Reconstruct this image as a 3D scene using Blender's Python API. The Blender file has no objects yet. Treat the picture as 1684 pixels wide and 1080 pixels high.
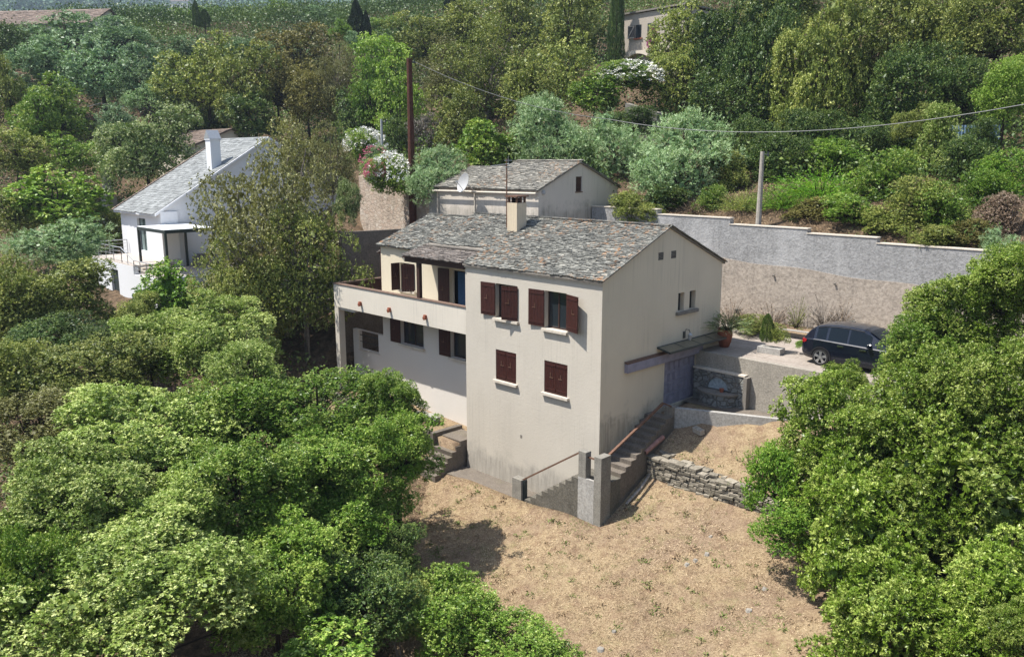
import bpy, math, random
import numpy as np
from mathutils import Vector, Matrix

S = bpy.context.scene
COL = S.collection
random.seed(7)
RNG = np.random.default_rng(11)

# ---------------------------------------------------------------- camera, sky, sun, exposure
CAM = np.array([18.7694, -23.3233, 12.8717])
YAW, PITCH, FPX = math.radians(45.082), math.radians(11.383), 1372.876   # focal length in pixels of a 1684 px wide frame
cd = bpy.data.cameras.new("camera")
cam = bpy.data.objects.new("camera", cd); COL.objects.link(cam)
cam.location = CAM.tolist()
cam.rotation_euler = (math.pi / 2 - PITCH, 0, YAW)
cd.sensor_width = 36; cd.lens = 36 * FPX / 1684
cd.clip_start = 0.3; cd.clip_end = 9000
S.camera = cam

SUN_TRAVEL = Vector((0.83, 1.0, -2.42)).normalized()
to_sun = -SUN_TRAVEL
SUN_EL = math.asin(to_sun.z)
SUN_AZ = math.atan2(to_sun.x, to_sun.y)          # clockwise from +Y
w = bpy.data.worlds.new("World"); S.world = w; w.use_nodes = True
wn = w.node_tree.nodes; wl = w.node_tree.links
sky = wn.new("ShaderNodeTexSky"); sky.sky_type = 'NISHITA'; sky.sun_disc = False
sky.sun_elevation = SUN_EL; sky.sun_rotation = SUN_AZ
sky.air_density = 1.0; sky.dust_density = 1.0; sky.ozone_density = 1.0
bg = wn["Background"]; wl.new(sky.outputs[0], bg.inputs[0]); bg.inputs[1].default_value = 0.09
sd = bpy.data.lights.new("sun", 'SUN'); sd.energy = 4.8; sd.angle = math.radians(0.53); sd.color = (1.0, 0.955, 0.88)
sun = bpy.data.objects.new("sun", sd); COL.objects.link(sun)
sun.rotation_euler = to_sun.to_track_quat('Z', 'Y').to_euler(); sun.location = (0, 0, 60)
S.view_settings.view_transform = 'Standard'; S.view_settings.look = 'None'
S.view_settings.exposure = 1.12; S.view_settings.gamma = 1.0
S.render.engine = 'CYCLES'
S.cycles.max_bounces = 6; S.cycles.diffuse_bounces = 3; S.cycles.glossy_bounces = 3
S.cycles.transmission_bounces = 3; S.cycles.transparent_max_bounces = 4; S.cycles.caustics_reflective = False
S.cycles.caustics_refractive = False; S.cycles.use_denoising = True; S.cycles.sample_clamp_indirect = 4.0

# ---------------------------------------------------------------- where things stand
_h = np.array([-math.sin(YAW), math.cos(YAW), 0.0]); _R = np.array([math.cos(YAW), math.sin(YAW), 0.0]); _U0 = np.array([0, 0, 1.0])
_F = _h * math.cos(PITCH) - _U0 * math.sin(PITCH); _U = _U0 * math.cos(PITCH) + _h * math.sin(PITCH)
def at(px, py, dep):
    """surveyed point: direction from the survey station and distance in metres"""
    return CAM + dep * (_F + (px - 842) / FPX * _R - (py - 540) / FPX * _U)

# ---------------------------------------------------------------- object helpers
def tag(o, label=None, cat=None, group=None, kind=None):
    if label: o["label"] = label
    if cat: o["category"] = cat
    if group: o["group"] = group
    if kind: o["kind"] = kind
    return o
def empty(name, loc, label=None, cat=None, group=None, kind=None):
    o = bpy.data.objects.new(name, None); COL.objects.link(o); o.location = loc; o.empty_display_size = 0.3
    return tag(o, label, cat, group, kind)
class MB:
    """collects polygons and links them as ONE mesh object"""
    def __init__(s): s.v = []; s.f = []; s.a = []
    def poly(s, pts, a=0.0):
        b = len(s.v); s.v += [tuple(p) for p in pts]; s.f.append(tuple(range(b, b + len(pts)))); s.a.append(a); return s
    def box(s, x0, x1, y0, y1, z0, z1, a=0.0):
        p = [(x, y, z) for z in (z0, z1) for y in (y0, y1) for x in (x0, x1)]
        return s.hexa(p, a)
    def hexa(s, p, a=0.0):
        b = len(s.v); s.v += [tuple(q) for q in p]
        for f in ((0, 2, 3, 1), (4, 5, 7, 6), (0, 1, 5, 4), (2, 6, 7, 3), (0, 4, 6, 2), (1, 3, 7, 5)):
            s.f.append(tuple(b + i for i in f)); s.a.append(a)
        return s
    def obox(s, c, ax, hx, hy, hz, a=0.0):
        """oriented box: ax = three unit vectors"""
        c = np.array(c, float); X, Y, Z = [np.array(q, float) for q in ax]
        return s.hexa([c + X * hx * i + Y * hy * j + Z * hz * k for k in (-1, 1) for j in (-1, 1) for i in (-1, 1)], a)
    def bar(s, p, q, wx, wz, a=0.0):
        p = np.array(p, float); q = np.array(q, float); d = q - p; L = np.linalg.norm(d); X = d / L
        Y = np.cross([0, 0, 1], X); 
        if np.linalg.norm(Y) < 1e-4: Y = np.array([0, 1.0, 0])
        Y /= np.linalg.norm(Y); Z = np.cross(X, Y)
        return s.obox((p + q) / 2, (X, Y, Z), L / 2, wx / 2, wz / 2, a)
    def tube(s, pts, rad, n=8, cap=True, a=0.0):
        pts = [np.array(p, float) for p in pts]; b = len(s.v)
        if not hasattr(rad, '__len__'): rad = [rad] * len(pts)
        for i, p in enumerate(pts):
            d = pts[min(i + 1, len(pts) - 1)] - pts[max(i - 1, 0)]; d /= max(np.linalg.norm(d), 1e-9)
            r = np.array([0, 0, 1.0]) if abs(d[2]) < .9 else np.array([1.0, 0, 0])
            e = np.cross(d, r); e /= np.linalg.norm(e); g = np.cross(d, e)
            for k in range(n):
                t = 2 * math.pi * k / n
                s.v.append(tuple(p + rad[i] * (math.cos(t) * e + math.sin(t) * g)))
        for i in range(len(pts) - 1):
            for k in range(n):
                s.f.append((b + i * n + k, b + i * n + (k + 1) % n, b + (i + 1) * n + (k + 1) % n, b + (i + 1) * n + k)); s.a.append(a)
        if cap:
            s.f.append(tuple(b + k for k in range(n - 1, -1, -1))); s.a.append(a)
            m = b + (len(pts) - 1) * n; s.f.append(tuple(m + k for k in range(n))); s.a.append(a)
        return s
    def lathe(s, c, prof, n=20, a=0.0):
        b = len(s.v)
        for r, z in prof:
            for k in range(n):
                t = 2 * math.pi * k / n; s.v.append((c[0] + r * math.cos(t), c[1] + r * math.sin(t), c[2] + z))
        for i in range(len(prof) - 1):
            for k in range(n):
                s.f.append((b + i * n + k, b + i * n + (k + 1) % n, b + (i + 1) * n + (k + 1) % n, b + (i + 1) * n + k)); s.a.append(a)
        return s
    def prism(s, poly, d, a=0.0):
        """closed prism of a planar polygon pushed along d"""
        d = np.array(d, float); P = [np.array(p, float) for p in poly]; n = len(P)
        s.poly(P[::-1], a); s.poly([p + d for p in P], a)
        for i in range(n):
            j = (i + 1) % n; s.poly([P[i], P[j], P[j] + d, P[i] + d], a)
        return s
    def build(s, name, mat, parent=None, smooth=False):
        V = np.array(s.v, float)
        lo = V.min(0); hi = V.max(0); org = np.array([(lo[0] + hi[0]) / 2, (lo[1] + hi[1]) / 2, lo[2]])
        me = bpy.data.meshes.new(name); me.from_pydata((V - org).tolist(), [], s.f)
        if any(s.a):
            at_ = me.attributes.new('rnd', 'FLOAT', 'FACE'); at_.data.foreach_set('value', np.array(s.a, np.float32))
        if smooth: me.polygons.foreach_set('use_smooth', [True] * len(s.f))
        me.update(); me.materials.append(mat)
        o = bpy.data.objects.new(name, me); COL.objects.link(o)
        off = np.zeros(3); q = parent
        while q is not None: off += np.array(q.location); q = q.parent
        o.location = (org - off).tolist()
        if parent is not None: o.parent = parent
        return o
def thing_mesh(mb, name, mat, label, cat, group=None, kind=None, smooth=False):
    return tag(mb.build(name, mat, None, smooth), label, cat, group, kind)

# ---------------------------------------------------------------- materials
class NT:
    def __init__(s, name):
        s.m = bpy.data.materials.new(name); s.m.use_nodes = True; s.t = s.m.node_tree; s.n = s.t.nodes; s.b = s.n["Principled BSDF"]
        s.out = s.n["Material Output"]; s.pos = None
    def N(s, t, **k):
        q = s.n.new(t)
        for a, b in k.items(): setattr(q, a, b)
        return q
    def L(s, a, b): s.t.links.new(a, b)
    def P(s):
        if s.pos is None: s.pos = s.N("ShaderNodeNewGeometry").outputs["Position"]
        return s.pos
    def scaled(s, sc, vec=None):
        m = s.N("ShaderNodeMapping"); m.inputs["Scale"].default_value = sc; s.L(vec or s.P(), m.inputs["Vector"]); return m.outputs[0]
    def noise(s, scale, detail=4, rough=.55, vec=None, sc=None, dist=0.0):
        q = s.N("ShaderNodeTexNoise"); q.inputs["Scale"].default_value = scale; q.inputs["Detail"].default_value = detail
        q.inputs["Roughness"].default_value = rough; q.inputs["Distortion"].default_value = dist
        s.L(s.scaled(sc) if sc else (vec or s.P()), q.inputs["Vector"]); return q.outputs["Fac"]
    def ramp(s, fac, *stops):
        r = s.N("ShaderNodeValToRGB"); e = r.color_ramp.elements
        while len(e) < len(stops): e.new(0.5)
        for i, (p, c) in enumerate(stops): e[i].position = p; e[i].color = (c[0], c[1], c[2], 1) if hasattr(c, '__len__') else (c, c, c, 1)
        s.L(fac, r.inputs[0]); return r.outputs[0]
    def mix(s, fac, a, b, mode='MIX'):
        q = s.N("ShaderNodeMix", data_type='RGBA', blend_type=mode)
        for v, i in ((fac, 0), (a, 6), (b, 7)):
            if hasattr(v, 'node'): s.L(v, q.inputs[i])
            else: q.inputs[i].default_value = v if i == 0 else (v[0], v[1], v[2], 1)
        return q.outputs[2]
    def math(s, op, a, b=0.0):
        q = s.N("ShaderNodeMath", operation=op)
        for v, i in ((a, 0), (b, 1)):
            if hasattr(v, 'node'): s.L(v, q.inputs[i])
            else: q.inputs[i].default_value = v
        return q.outputs[0]
    def attr(s, name): return s.N("ShaderNodeAttribute", attribute_name=name).outputs["Fac"]
    def done(s, col, rough=.85, bump=None, bd=.02, spec=.25, metal=0.0):
        if hasattr(col, 'node'): s.L(col, s.b.inputs["Base Color"])
        else: s.b.inputs["Base Color"].default_value = (col[0], col[1], col[2], 1)
        if hasattr(rough, 'node'): s.L(rough, s.b.inputs["Roughness"])
        else: s.b.inputs["Roughness"].default_value = rough
        s.b.inputs["Specular IOR Level"].default_value = spec; s.b.inputs["Metallic"].default_value = metal
        if bump is not None:
            q = s.N("ShaderNodeBump"); q.inputs["Distance"].default_value = bd; q.inputs["Strength"].default_value = 1.0
            s.L(bump, q.inputs["Height"]); s.L(q.outputs[0], s.b.inputs["Normal"])
        return s.m

def stucco(name, c, dirt=(.25, .23, .2), streak=.35, mott=.5, bump=.006, zdirt=None, seed=0.0):
    t = NT(name)
    big = t.noise(.55, 6, .6, sc=(1, 1, .8)); col = t.mix(t.ramp(big, (.35, 0), (.7, mott)), c, [q * .86 for q in c])
    st = t.noise(2.2, 6, .7, sc=(5.5, 5.5, .12)); big2 = t.noise(.35, 3)
    f = t.math('MULTIPLY', t.ramp(st, (.52, 0), (.74, 1)), t.ramp(big2, (.4, 0), (.65, 1)))
    col = t.mix(t.math('MULTIPLY', f, streak), col, dirt)
    if zdirt:   # splash dirt of the wall foot, a ragged tide line of its own
        z = t.N("ShaderNodeSeparateXYZ"); t.L(t.P(), z.inputs[0])
        e = t.math('ADD', t.math('MULTIPLY', t.noise(1.1, 6, .7), zdirt[1]), zdirt[0])
        k = t.N("ShaderNodeMapRange"); t.L(t.math('SUBTRACT', e, z.outputs[2]), k.inputs[0]); k.inputs[1].default_value = -.12; k.inputs[2].default_value = .5
        col = t.mix(t.math('MULTIPLY', k.outputs[0], t.ramp(t.noise(2.6, 5, .7, sc=(2.5, 2.5, .25)), (.3, .15), (.66, .85))), col, dirt)
    fine = t.noise(38, 5, .7); col = t.mix(.22, col, t.ramp(fine, (.3, [q * .8 for q in c]), (.7, [min(1, q * 1.12) for q in c])))
    return t.done(col, .9, t.math('ADD', fine, t.math('MULTIPLY', t.noise(9, 3), .8)), bump, .15)
def plain(name, c, var=.15, rough=.6, spec=.3, sc=6, metal=0.0, bump=None, bd=.004):
    t = NT(name); n = t.noise(sc, 5, .6)
    col = t.ramp(n, (.3, [q * (1 - var) for q in c]), (.7, [min(1, q * (1 + var)) for q in c]))
    return t.done(col, rough, t.noise(bump, 4) if bump else None, bd, spec, metal)
def concrete(name, c, dark=.5, moss=None, sc=1.4, bump=.02, pale=0):
    t = NT(name); a = t.noise(sc, 7, .68); b = t.noise(sc * 9, 5, .7); st = t.noise(2, 5, .6, sc=(3, 3, .15))
    col = t.ramp(a, (.3, [q * dark for q in c]), (.62, c), (.85, [min(1, q * 1.2) for q in c]))
    col = t.mix(t.math('MULTIPLY', t.ramp(st, (.5, 0), (.7, 1)), .45), col, [q * .35 for q in c])
    if moss: col = t.mix(t.ramp(t.noise(.9, 6, .7), (.52, 0), (.68, .7)), col, moss)
    col = t.mix(.45, col, t.ramp(b, (.32, [q * .4 for q in c]), (.5, c), (.68, [min(1, q * 1.55) for q in c])))
    if pale: col = t.mix(t.math('MULTIPLY', t.ramp(t.noise(1.0, 4, .6, sc=(.75, .75, .22)), (.5, 0), (.68, 1)), pale), col, [min(1, q * 1.5) for q in c])
    return t.done(col, .93, t.math('ADD', a, t.math('MULTIPLY', b, .6)), bump, .1)
def slate(name, cols, lichen=None, lich=.5):
    t = NT(name); r = t.attr('rnd')
    col = t.ramp(r, *cols)
    col = t.mix(.4, col, t.ramp(t.noise(13, 6, .75), (.25, [.35 * q for q in cols[1][1]]), (.5, cols[1][1]), (.78, [min(1, q * 2.0) for q in cols[2][1]])))
    if lichen:
        m = t.math('MULTIPLY', t.ramp(t.noise(4.2, 4, .7), (.54, 0), (.64, 1)), t.ramp(t.noise(.42, 3), (.44, 0), (.6, 1)))
        col = t.mix(t.math('MULTIPLY', m, lich), col, lichen)
    return t.done(col, .82, t.noise(30, 5, .7), .008, .25)
def stones(name, cols, sc=3.2, mortar=(.36, .31, .25), squash=(1, 1, 1.7), w=.06, bump=.05):
    t = NT(name); v = t.N("ShaderNodeTexVoronoi", feature='DISTANCE_TO_EDGE'); v2 = t.N("ShaderNodeTexVoronoi", feature='F1')
    wob = t.noise(2.5, 3); p = t.scaled(squash)
    vm = t.N("ShaderNodeVectorMath", operation='ADD'); t.L(p, vm.inputs[0]); t.L(t.mix(1.0, t.mix(0, wob, wob), (.12, .12, .12), 'MULTIPLY'), vm.inputs[1])
    for q in (v, v2): q.inputs["Scale"].default_value = sc; t.L(vm.outputs[0], q.inputs["Vector"])
    sep = t.N("ShaderNodeSeparateColor"); t.L(v2.outputs["Color"], sep.inputs[0])
    col = t.ramp(sep.outputs[0], *cols); col = t.mix(.4, col, t.ramp(t.noise(14, 5, .7), (.3, [q * .55 for q in cols[0][1]]), (.7, cols[-1][1])))
    edge = t.ramp(v.outputs["Distance"], (0.0, 1), (w, 0)); col = t.mix(edge, col, mortar)
    st = t.noise(1.2, 5, .7, sc=(1.5, 1.5, .35)); col = t.mix(t.ramp(st, (.55, 0), (.75, .6)), col, (.1, .09, .08))
    h = t.math('SUBTRACT', t.math('MULTIPLY', t.noise(12, 4), .5), edge)
    return t.done(col, .92, h, bump, .1)
def leaf(name, old, old2, young, trans=.28, rough=.5, var=.35):
    t = NT(name); r = t.attr('rnd'); y = t.attr('young')
    oi = t.N("ShaderNodeObjectInfo")
    col = t.ramp(r, (0.0, [q * .55 for q in old]), (.5, old), (1.0, old2))
    col = t.mix(y, col, young)
    k = t.math('ADD', t.math('MULTIPLY', oi.outputs["Random"], var), 1 - var / 2)
    kc = t.N("ShaderNodeCombineColor"); 
    for i in range(3): t.L(k, kc.inputs[i])
    col = t.mix(1.0, col, kc.outputs[0], 'MULTIPLY')
    t.L(col, t.b.inputs["Base Color"]); t.b.inputs["Roughness"].default_value = rough; t.b.inputs["Specular IOR Level"].default_value = .35
    tr = t.N("ShaderNodeBsdfTranslucent"); t.L(t.mix(1.0, col, (1.25, 1.3, .7), 'MULTIPLY'), tr.inputs[0])
    mx = t.N("ShaderNodeMixShader"); mx.inputs[0].default_value = trans * .6
    t.L(t.b.outputs[0], mx.inputs[1]); t.L(tr.outputs[0], mx.inputs[2]); t.L(mx.outputs[0], t.out.inputs[0])
    return t.m
def glass(name, c=(.02, .025, .03), rough=.06):
    t = NT(name); return t.done(c, rough, None, 0, .6)

M = {}
M['stucco'] = stucco('house_stucco', (.52, .475, .405), (.17, .16, .145), .55, .8, .008, (-.5, 2.5))
M['stucco_shade_tint'] = stucco('gable_stucco_warmed', (.62, .54, .415), (.15, .135, .11), .75, .8, .006, (1.7, 3.4))  # same paint as front wall, colour lifted and warmed against the gable's shade
M['stucco_cream'] = stucco('recess_stucco', (.62, .55, .42), (.3, .27, .22), .2, .4)
M['stucco_white'] = stucco('lower_stucco', (.64, .60, .55), (.4, .36, .32), .2, .4)
M['parapet'] = stucco('parapet_stucco', (.60, .55, .47), (.24, .23, .21), .8, .6)
M['white'] = stucco('white_render', (.70, .705, .72), (.6, .6, .6), .1, .2, .002)
M['annex'] = stucco('annex_stucco', (.58, .52, .45), (.12, .12, .10), .85, .5, .006, (9.2, 2.6))
M['tower'] = stucco('tower_stucco', (.42, .37, .31), (.3, .28, .25), .3, .4)
M['cream_far'] = stucco('cream_render', (.62, .55, .45), (.4, .35, .3), .2, .4)
M['concrete'] = concrete('weathered_concrete', (.235, .215, .185), .5, (.10, .10, .06))
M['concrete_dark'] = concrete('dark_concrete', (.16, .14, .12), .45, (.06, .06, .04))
M['concrete_pale'] = concrete('pale_concrete', (.36, .345, .32), .7, None)
M['pillar'] = concrete('stained_pillar', (.25, .235, .205), .45, (.16, .15, .12), 2.4)
M['flight_wall'] = concrete('mossy_flight', (.15, .138, .115), .3, (.07, .065, .045), 1.8, .03)
M['render_grey'] = concrete('grey_roughcast', (.31, .305, .30), .66, None, 1.2, .05, .55)
M['render_beige'] = concrete('beige_roughcast', (.36, .31, .26), .66, None, .9, .04)
M['court_wall'] = concrete('court_roughcast', (.33, .30, .255), .62, None, 1.6, .03)
M['steps'] = concrete('step_concrete', (.175, .15, .125), .5, (.12, .11, .07), 2.2)
M['slate'] = slate('slate_main', ((0, (.03, .031, .03)), (.45, (.125, .125, .113)), (1, (.40, .39, .34))), (.42, .20, .07), .62)
M['slate_porch'] = slate('slate_porch', ((0, (.05, .045, .042)), (.45, (.16, .14, .125)), (1, (.32, .28, .25))), (.3, .16, .08), .3)
M['slate_back'] = slate('slate_back', ((0, (.05, .05, .045)), (.45, (.17, .162, .142)), (1, (.38, .355, .30))), (.42, .21, .08), .55)
M['slate_white'] = slate('slate_pale', ((0, (.09, .095, .095)), (.5, (.20, .21, .21)), (1, (.31, .32, .32))), None)
M['tile_red'] = slate('tile_weathered', ((0, (.07, .055, .048)), (.5, (.15, .115, .095)), (1, (.26, .20, .165))), (.36, .22, .11), .5)
M['dry_stone'] = slate('dry_stone', ((0, (.06, .054, .042)), (.45, (.18, .16, .125)), (1, (.36, .32, .26))), (.12, .13, .06), .5)
M['rubble'] = stones('rubble_wall', ((0, (.36, .27, .21)), (.35, (.55, .46, .37)), (.7, (.48, .35, .27)), (1, (.64, .57, .49))), 2.6, (.52, .44, .37), (1, 1, 1.9), .05, .04)
M['fountain_stone'] = stones('fountain_stone', ((0, (.13, .135, .13)), (.4, (.24, .245, .235)), (.75, (.16, .165, .17)), (1, (.34, .33, .30))), 3.6, (.20, .19, .17), (1, 1, 1.3), .09, .05)
M['maroon'] = plain('maroon_paint', (.040, .011, .008), .25, .5, .35, 9)
M['brown'] = plain('dark_brown_wood', (.045, .022, .016), .25, .6)
M['lavender'] = plain('faded_violet_paint', (.25, .235, .285), .15, .65, .3, 4)
M['rust'] = plain('rusted_iron', (.13, .07, .045), .35, .75, .3, 12)
M['terracotta'] = plain('terracotta', (.26, .085, .048), .25, .75)
M['sill'] = concrete('sill_stone', (.56, .50, .42), .8, None, 4, .006)
M['coping_brown'] = plain('brown_coping', (.17, .115, .09), .25, .85, .15, 8)
M['sill_dark'] = concrete('sill_weathered', (.22, .20, .175), .6, None, 4, .01)
M['black'] = plain('black_void', (.012, .011, .010), .2, .9, .05)
M['glass'] = glass('window_glass')
M['curtain'] = plain('blue_curtain', (.04, .085, .16), .3, .8, .1, 20)
M['metal_dark'] = plain('dark_metal', (.03, .04, .04), .15, .45, .5)
M['steel'] = plain('galvanised_steel', (.42, .43, .44), .1, .45, .5, 9, .6)
M['dish'] = plain('dish_paint', (.36, .36, .36), .06, .5)
M['canopy_glass'] = plain('canopy_panel', (.17, .145, .095), .2, .35, .4, 5)
M['blue_metal'] = plain('blue_corrugated_sheet', (.16, .25, .36), .2, .55, .35, 5)
M['wood_pole'] = plain('tarred_pole', (.075, .030, .020), .3, .85, .2, 5)
M['conc_pole'] = plain('concrete_pole', (.33, .30, .26), .2, .9, .15, 7)
M['grey_pole'] = plain('grey_pole', (.34, .35, .36), .12, .7)
M['cable'] = plain('cable', (.20, .20, .20), .1, .6)
M['awning'] = plain('white_canopy', (.78, .79, .80), .04, .6)
M['deck'] = plain('terrace_paving', (.42, .37, .33), .1, .8, .2, 8)
M['pipe_rust'] = plain('clay_pipe', (.30, .16, .13), .25, .7, .2, 6)
M['block'] = plain('cinder_block', (.40, .36, .31), .2, .95, .1, 20)
M['car_paint'] = plain('midnight_blue_paint', (.004, .006, .014), .05, .16, .6)
M['car_paint'].node_tree.nodes["Principled BSDF"].inputs["Coat Weight"].default_value = .35
M['car_trim'] = plain('black_trim', (.012, .012, .013), .1, .55)
M['car_glass'] = glass('tinted_glass', (.006, .010, .015), .12); M['car_glass'].node_tree.nodes['Principled BSDF'].inputs['Specular IOR Level'].default_value = .22
M['tyre'] = plain('tyre_rubber', (.018, .018, .018), .15, .85)
M['rim'] = plain('alloy', (.55, .56, .58), .05, .3, .5, 8, .85)
M['chrome'] = plain('chrome', (.7, .7, .72), .03, .15, .5, 5, 1.0)
M['tail'] = plain('tail_lamp', (.30, .012, .014), .1, .2, .5)
M['flower_white'] = plain('white_petals', (.78, .77, .72), .08, .7, .2, 5)
M['flower_pink'] = plain('pink_petals', (.62, .17, .26), .3, .7, .2, 5)
M['bougainvillea'] = plain('magenta_bracts', (.42, .08, .26), .2, .7, .2, 5)
M['bark'] = plain('dark_bark', (.045, .036, .028), .4, .95, .1, 9, 0.0, 14, .03)
M['bark_grey'] = plain('grey_bark', (.20, .175, .15), .35, .95, .1, 9, 0.0, 14, .02)
M['bark_weathered'] = plain('pale_bark', (.30, .27, .235), .25, .95, .1, 9)  # pale bark of the weathered fallen branch

M['lf_pale'] = leaf('oak_leaf_pale', (0.179, 0.263, 0.045), (0.288, 0.370, 0.084), (0.623, 0.672, 0.269), .3)
M['lf_right'] = leaf('shrub_leaf_yellow', (0.134, 0.219, 0.022), (0.237, 0.332, 0.046), (0.475, 0.541, 0.153), .3, .4)
M['lf_green'] = leaf('oak_leaf_green', (0.121, 0.222, 0.025), (0.236, 0.348, 0.051), (0.447, 0.536, 0.137), .3, .42)
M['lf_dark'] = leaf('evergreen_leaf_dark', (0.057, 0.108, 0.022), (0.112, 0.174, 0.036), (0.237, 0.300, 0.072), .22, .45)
M['lf_olive'] = leaf('oak_leaf_olive', (0.159, 0.206, 0.038), (0.277, 0.313, 0.068), (0.496, 0.507, 0.153), .26)
M['lf_brown'] = leaf('oak_leaf_bronze', (0.144, 0.138, 0.034), (0.230, 0.207, 0.055), (0.356, 0.310, 0.103), .24)
M['lf_silver'] = leaf('olive_leaf_silver', (0.194, 0.308, 0.130), (0.335, 0.454, 0.227), (0.583, 0.691, 0.410), .22)
M['lf_silver_far'] = leaf('olive_leaf_far', (0.144, 0.244, 0.112), (0.250, 0.369, 0.188), (0.450, 0.575, 0.350), .22)
M['lf_bright'] = leaf('fig_leaf_bright', (.110, .225, .020), (.20, .34, .038), (.34, .46, .08), .34)
M['lf_lime'] = leaf('lime_leaf', (.16, .28, .028), (.28, .41, .055), (.44, .54, .13), .32)
M['lf_cypress'] = leaf('cypress_leaf', (.034, .066, .012), (.072, .118, .02), (.11, .165, .03), .12)
M['lf_conifer'] = leaf('conifer_needle', (.018, .034, .014), (.035, .055, .022), (.05, .08, .03), .1)
M['lf_sparse'] = leaf('thin_leaf_dull', (.165, .165, .05), (.26, .26, .09), (.44, .44, .21), .28)
M['lf_dry'] = leaf('dry_leaf', (.24, .17, .12), (.34, .25, .18), (.42, .33, .25), .2)
M['lf_grey'] = leaf('grey_twig_leaf', (.17, .15, .13), (.24, .21, .18), (.30, .27, .23), .15)
M['lf_broom'] = leaf('broom_leaf', (.095, .24, .012), (.18, .35, .02), (.28, .45, .03), .3)
M['lf_wall'] = leaf('flowering_leaf', (.145, .215, .060), (.27, .34, .12), (.62, .65, .38), .24)
# ---------------------------------------------------------------- terrain
_cp = np.array([
 # garden and slope in front of the house
 (1.2,1.7,1.1),(5.1,1.7,1.1),(9,1.7,1.2),(1.2,-1.3,-.14),(5,-1.3,.02),(-3.3,-1.5,-.5),(-7.5,-1.6,-.62),(0,-6,-1.25),(6,-6,-1.35),(3,-10,-2.2),
 (-8,-6,-1.6),(-12,-1.5,-.3),(-17,-1.5,.2),(-14,-8,-1.6),(-22,-8,-1.0),(-30,-10,.2),(-38,-10,2.0),(10,-8,-1.2),(12,-18,-2.4),(20,-24,-2.5),(5,-22,-3),(-6,-18,-2.6),
 (-16,-18,-2.2),(-28,-22,-2.6),(-45,-25,0),(28,-15,0),(14,-1,1.2),(22,0,2),(13,5,3.2),(24,8,4.5),(40,5,6),(32,-5,2),
 # left side up to the white house and beyond
 (-21,-1,2.2),(-24,2,4.6),(-28,4,6.4),(-33,-4,4.6),(-40,-5.5,4.4),(-45,0,5.5),(-42,10,9.0),(-30,10,8.4),(-50,-12,3.6),(-58,4,9),(-70,-8,9),(-58,16,13),(-75,12,15.5),(-92,8,25),(-110,20,31),(-85,-12,14),(-110,-20,22),(-65,28,17),
 # bank and hillside behind the retaining wall
 (-7,13.4,9.9),(0,13.4,9.4),(5,13.4,9.1),(12,13.4,8.6),(22,13.4,8.0),(-4,16.5,10.9),(4,16.5,10.7),(12,17,10.5),(22,18,10.3),(-10,20,11.7),(0,22,11.7),(10,23,11.7),(22,25,11.8),
 (-20,16,12.3),(-25,24,14.2),(-29,38,20.5),(-18,36,18),(-5,36,14.6),(10,36,14.2),(25,38,14.2),(-40,45,23),(-10,55,21),(15,55,20),(-50,32,20),(-60,55,28),(-80,40,26),(-100,60,36),(-60,90,42),(0,90,34),(40,60,22),
 (-22,12,11.2),(-21,9.9,10.9),(-28,10.6,11.2),(-24,9.4,8.4),(-36,16,12)], float)
def _rbf_fit(P):
    d = np.linalg.norm(P[:, None, :2] - P[None, :, :2], axis=2); n = len(P)
    A = np.zeros((n + 3, n + 3)); A[:n, :n] = d + 0.0 * np.eye(n); A[:n, n] = 1; A[:n, n + 1:] = P[:, :2]; A[n:, :n] = A[:n, n:].T
    b = np.zeros(n + 3); b[:n] = P[:, 2]; return np.linalg.solve(A, b)
_cw = _rbf_fit(_cp)
def _nat(x, y):
    x = np.asarray(x, float); y = np.asarray(y, float); n = len(_cp); z = _cw[n] + _cw[n + 1] * x + _cw[n + 2] * y
    for i in range(n): z = z + _cw[i] * np.hypot(x - _cp[i, 0], y - _cp[i, 1])
    return z
LOWW = ((1.0, 3.4), (4.7, 5.0))            # line of the low wall round the garage court
def H(x, y):
    x = np.asarray(x, float); y = np.asarray(y, float)
    xc = np.clip(x, -120, 60); yc = np.clip(y, -60, 100)
    z = _nat(xc, yc)
    r = np.hypot(x + 20, y - 10); far = np.clip((r - 95) / 60, 0, 1); z = z * (1 - far) + far * (17 + .02 * r)
    und = .12 * np.sin(x * .9 + y * .5) * np.sin(y * .7 - x * .3) + .05 * np.sin(2.3 * x) * np.sin(1.9 * y); z = z + und * .6
    yl = LOWW[0][1] + (x - LOWW[0][0]) * (LOWW[1][1] - LOWW[0][1]) / (LOWW[1][0] - LOWW[0][0]); yl = np.minimum(yl, 6.45)
    up = (x > .6) & (y > 1.88) & (y < 6.5) & (x < 13)
    z = np.where(up, np.minimum(1.75 + (y - 1.88) * .5 + und * .4, np.where(x > 5, 9, 9)), z)
    court = (x > -.2) & (x < 6.5) & (y > yl + .12) & (y < 6.5) & (y > 3.3)
    z = np.where(court, 3.04, z)
    terr = (x > -19.4) & (x < -7.6) & (y > -.55) & (y < 6.5); z = np.where(terr, .72 + np.clip(-8 - x, 0, 9) * .05 + np.clip(y - 2.2, 0, 5) * .8 * (x < -15.4), z)
    under = (x > -7.6) & (x < .3) & (y > -.02) & (y < 6.5); z = np.where(under, -.5, z)
    fp = (x > -7.6) & (x < 1.0) & (y > -1.13) & (y < .05); z = np.where(fp, -.62, z)
    rub = (x > -29.3) & (x < -20.1) & (y > 6.5) & (y < 9.85 + (-20.2 - x) * .045); z = np.where(rub, np.minimum(z, 8.1), z)
    drv = (x > -19.4) & (y > 6.5) & (y < 12.95) & (x < 40); z = np.where(drv, 4.98 + np.clip(x - 9, 0, 30) * .02, z)
    return z
def Hs(x, y): return float(H(np.array([x]), np.array([y]))[0])

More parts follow.
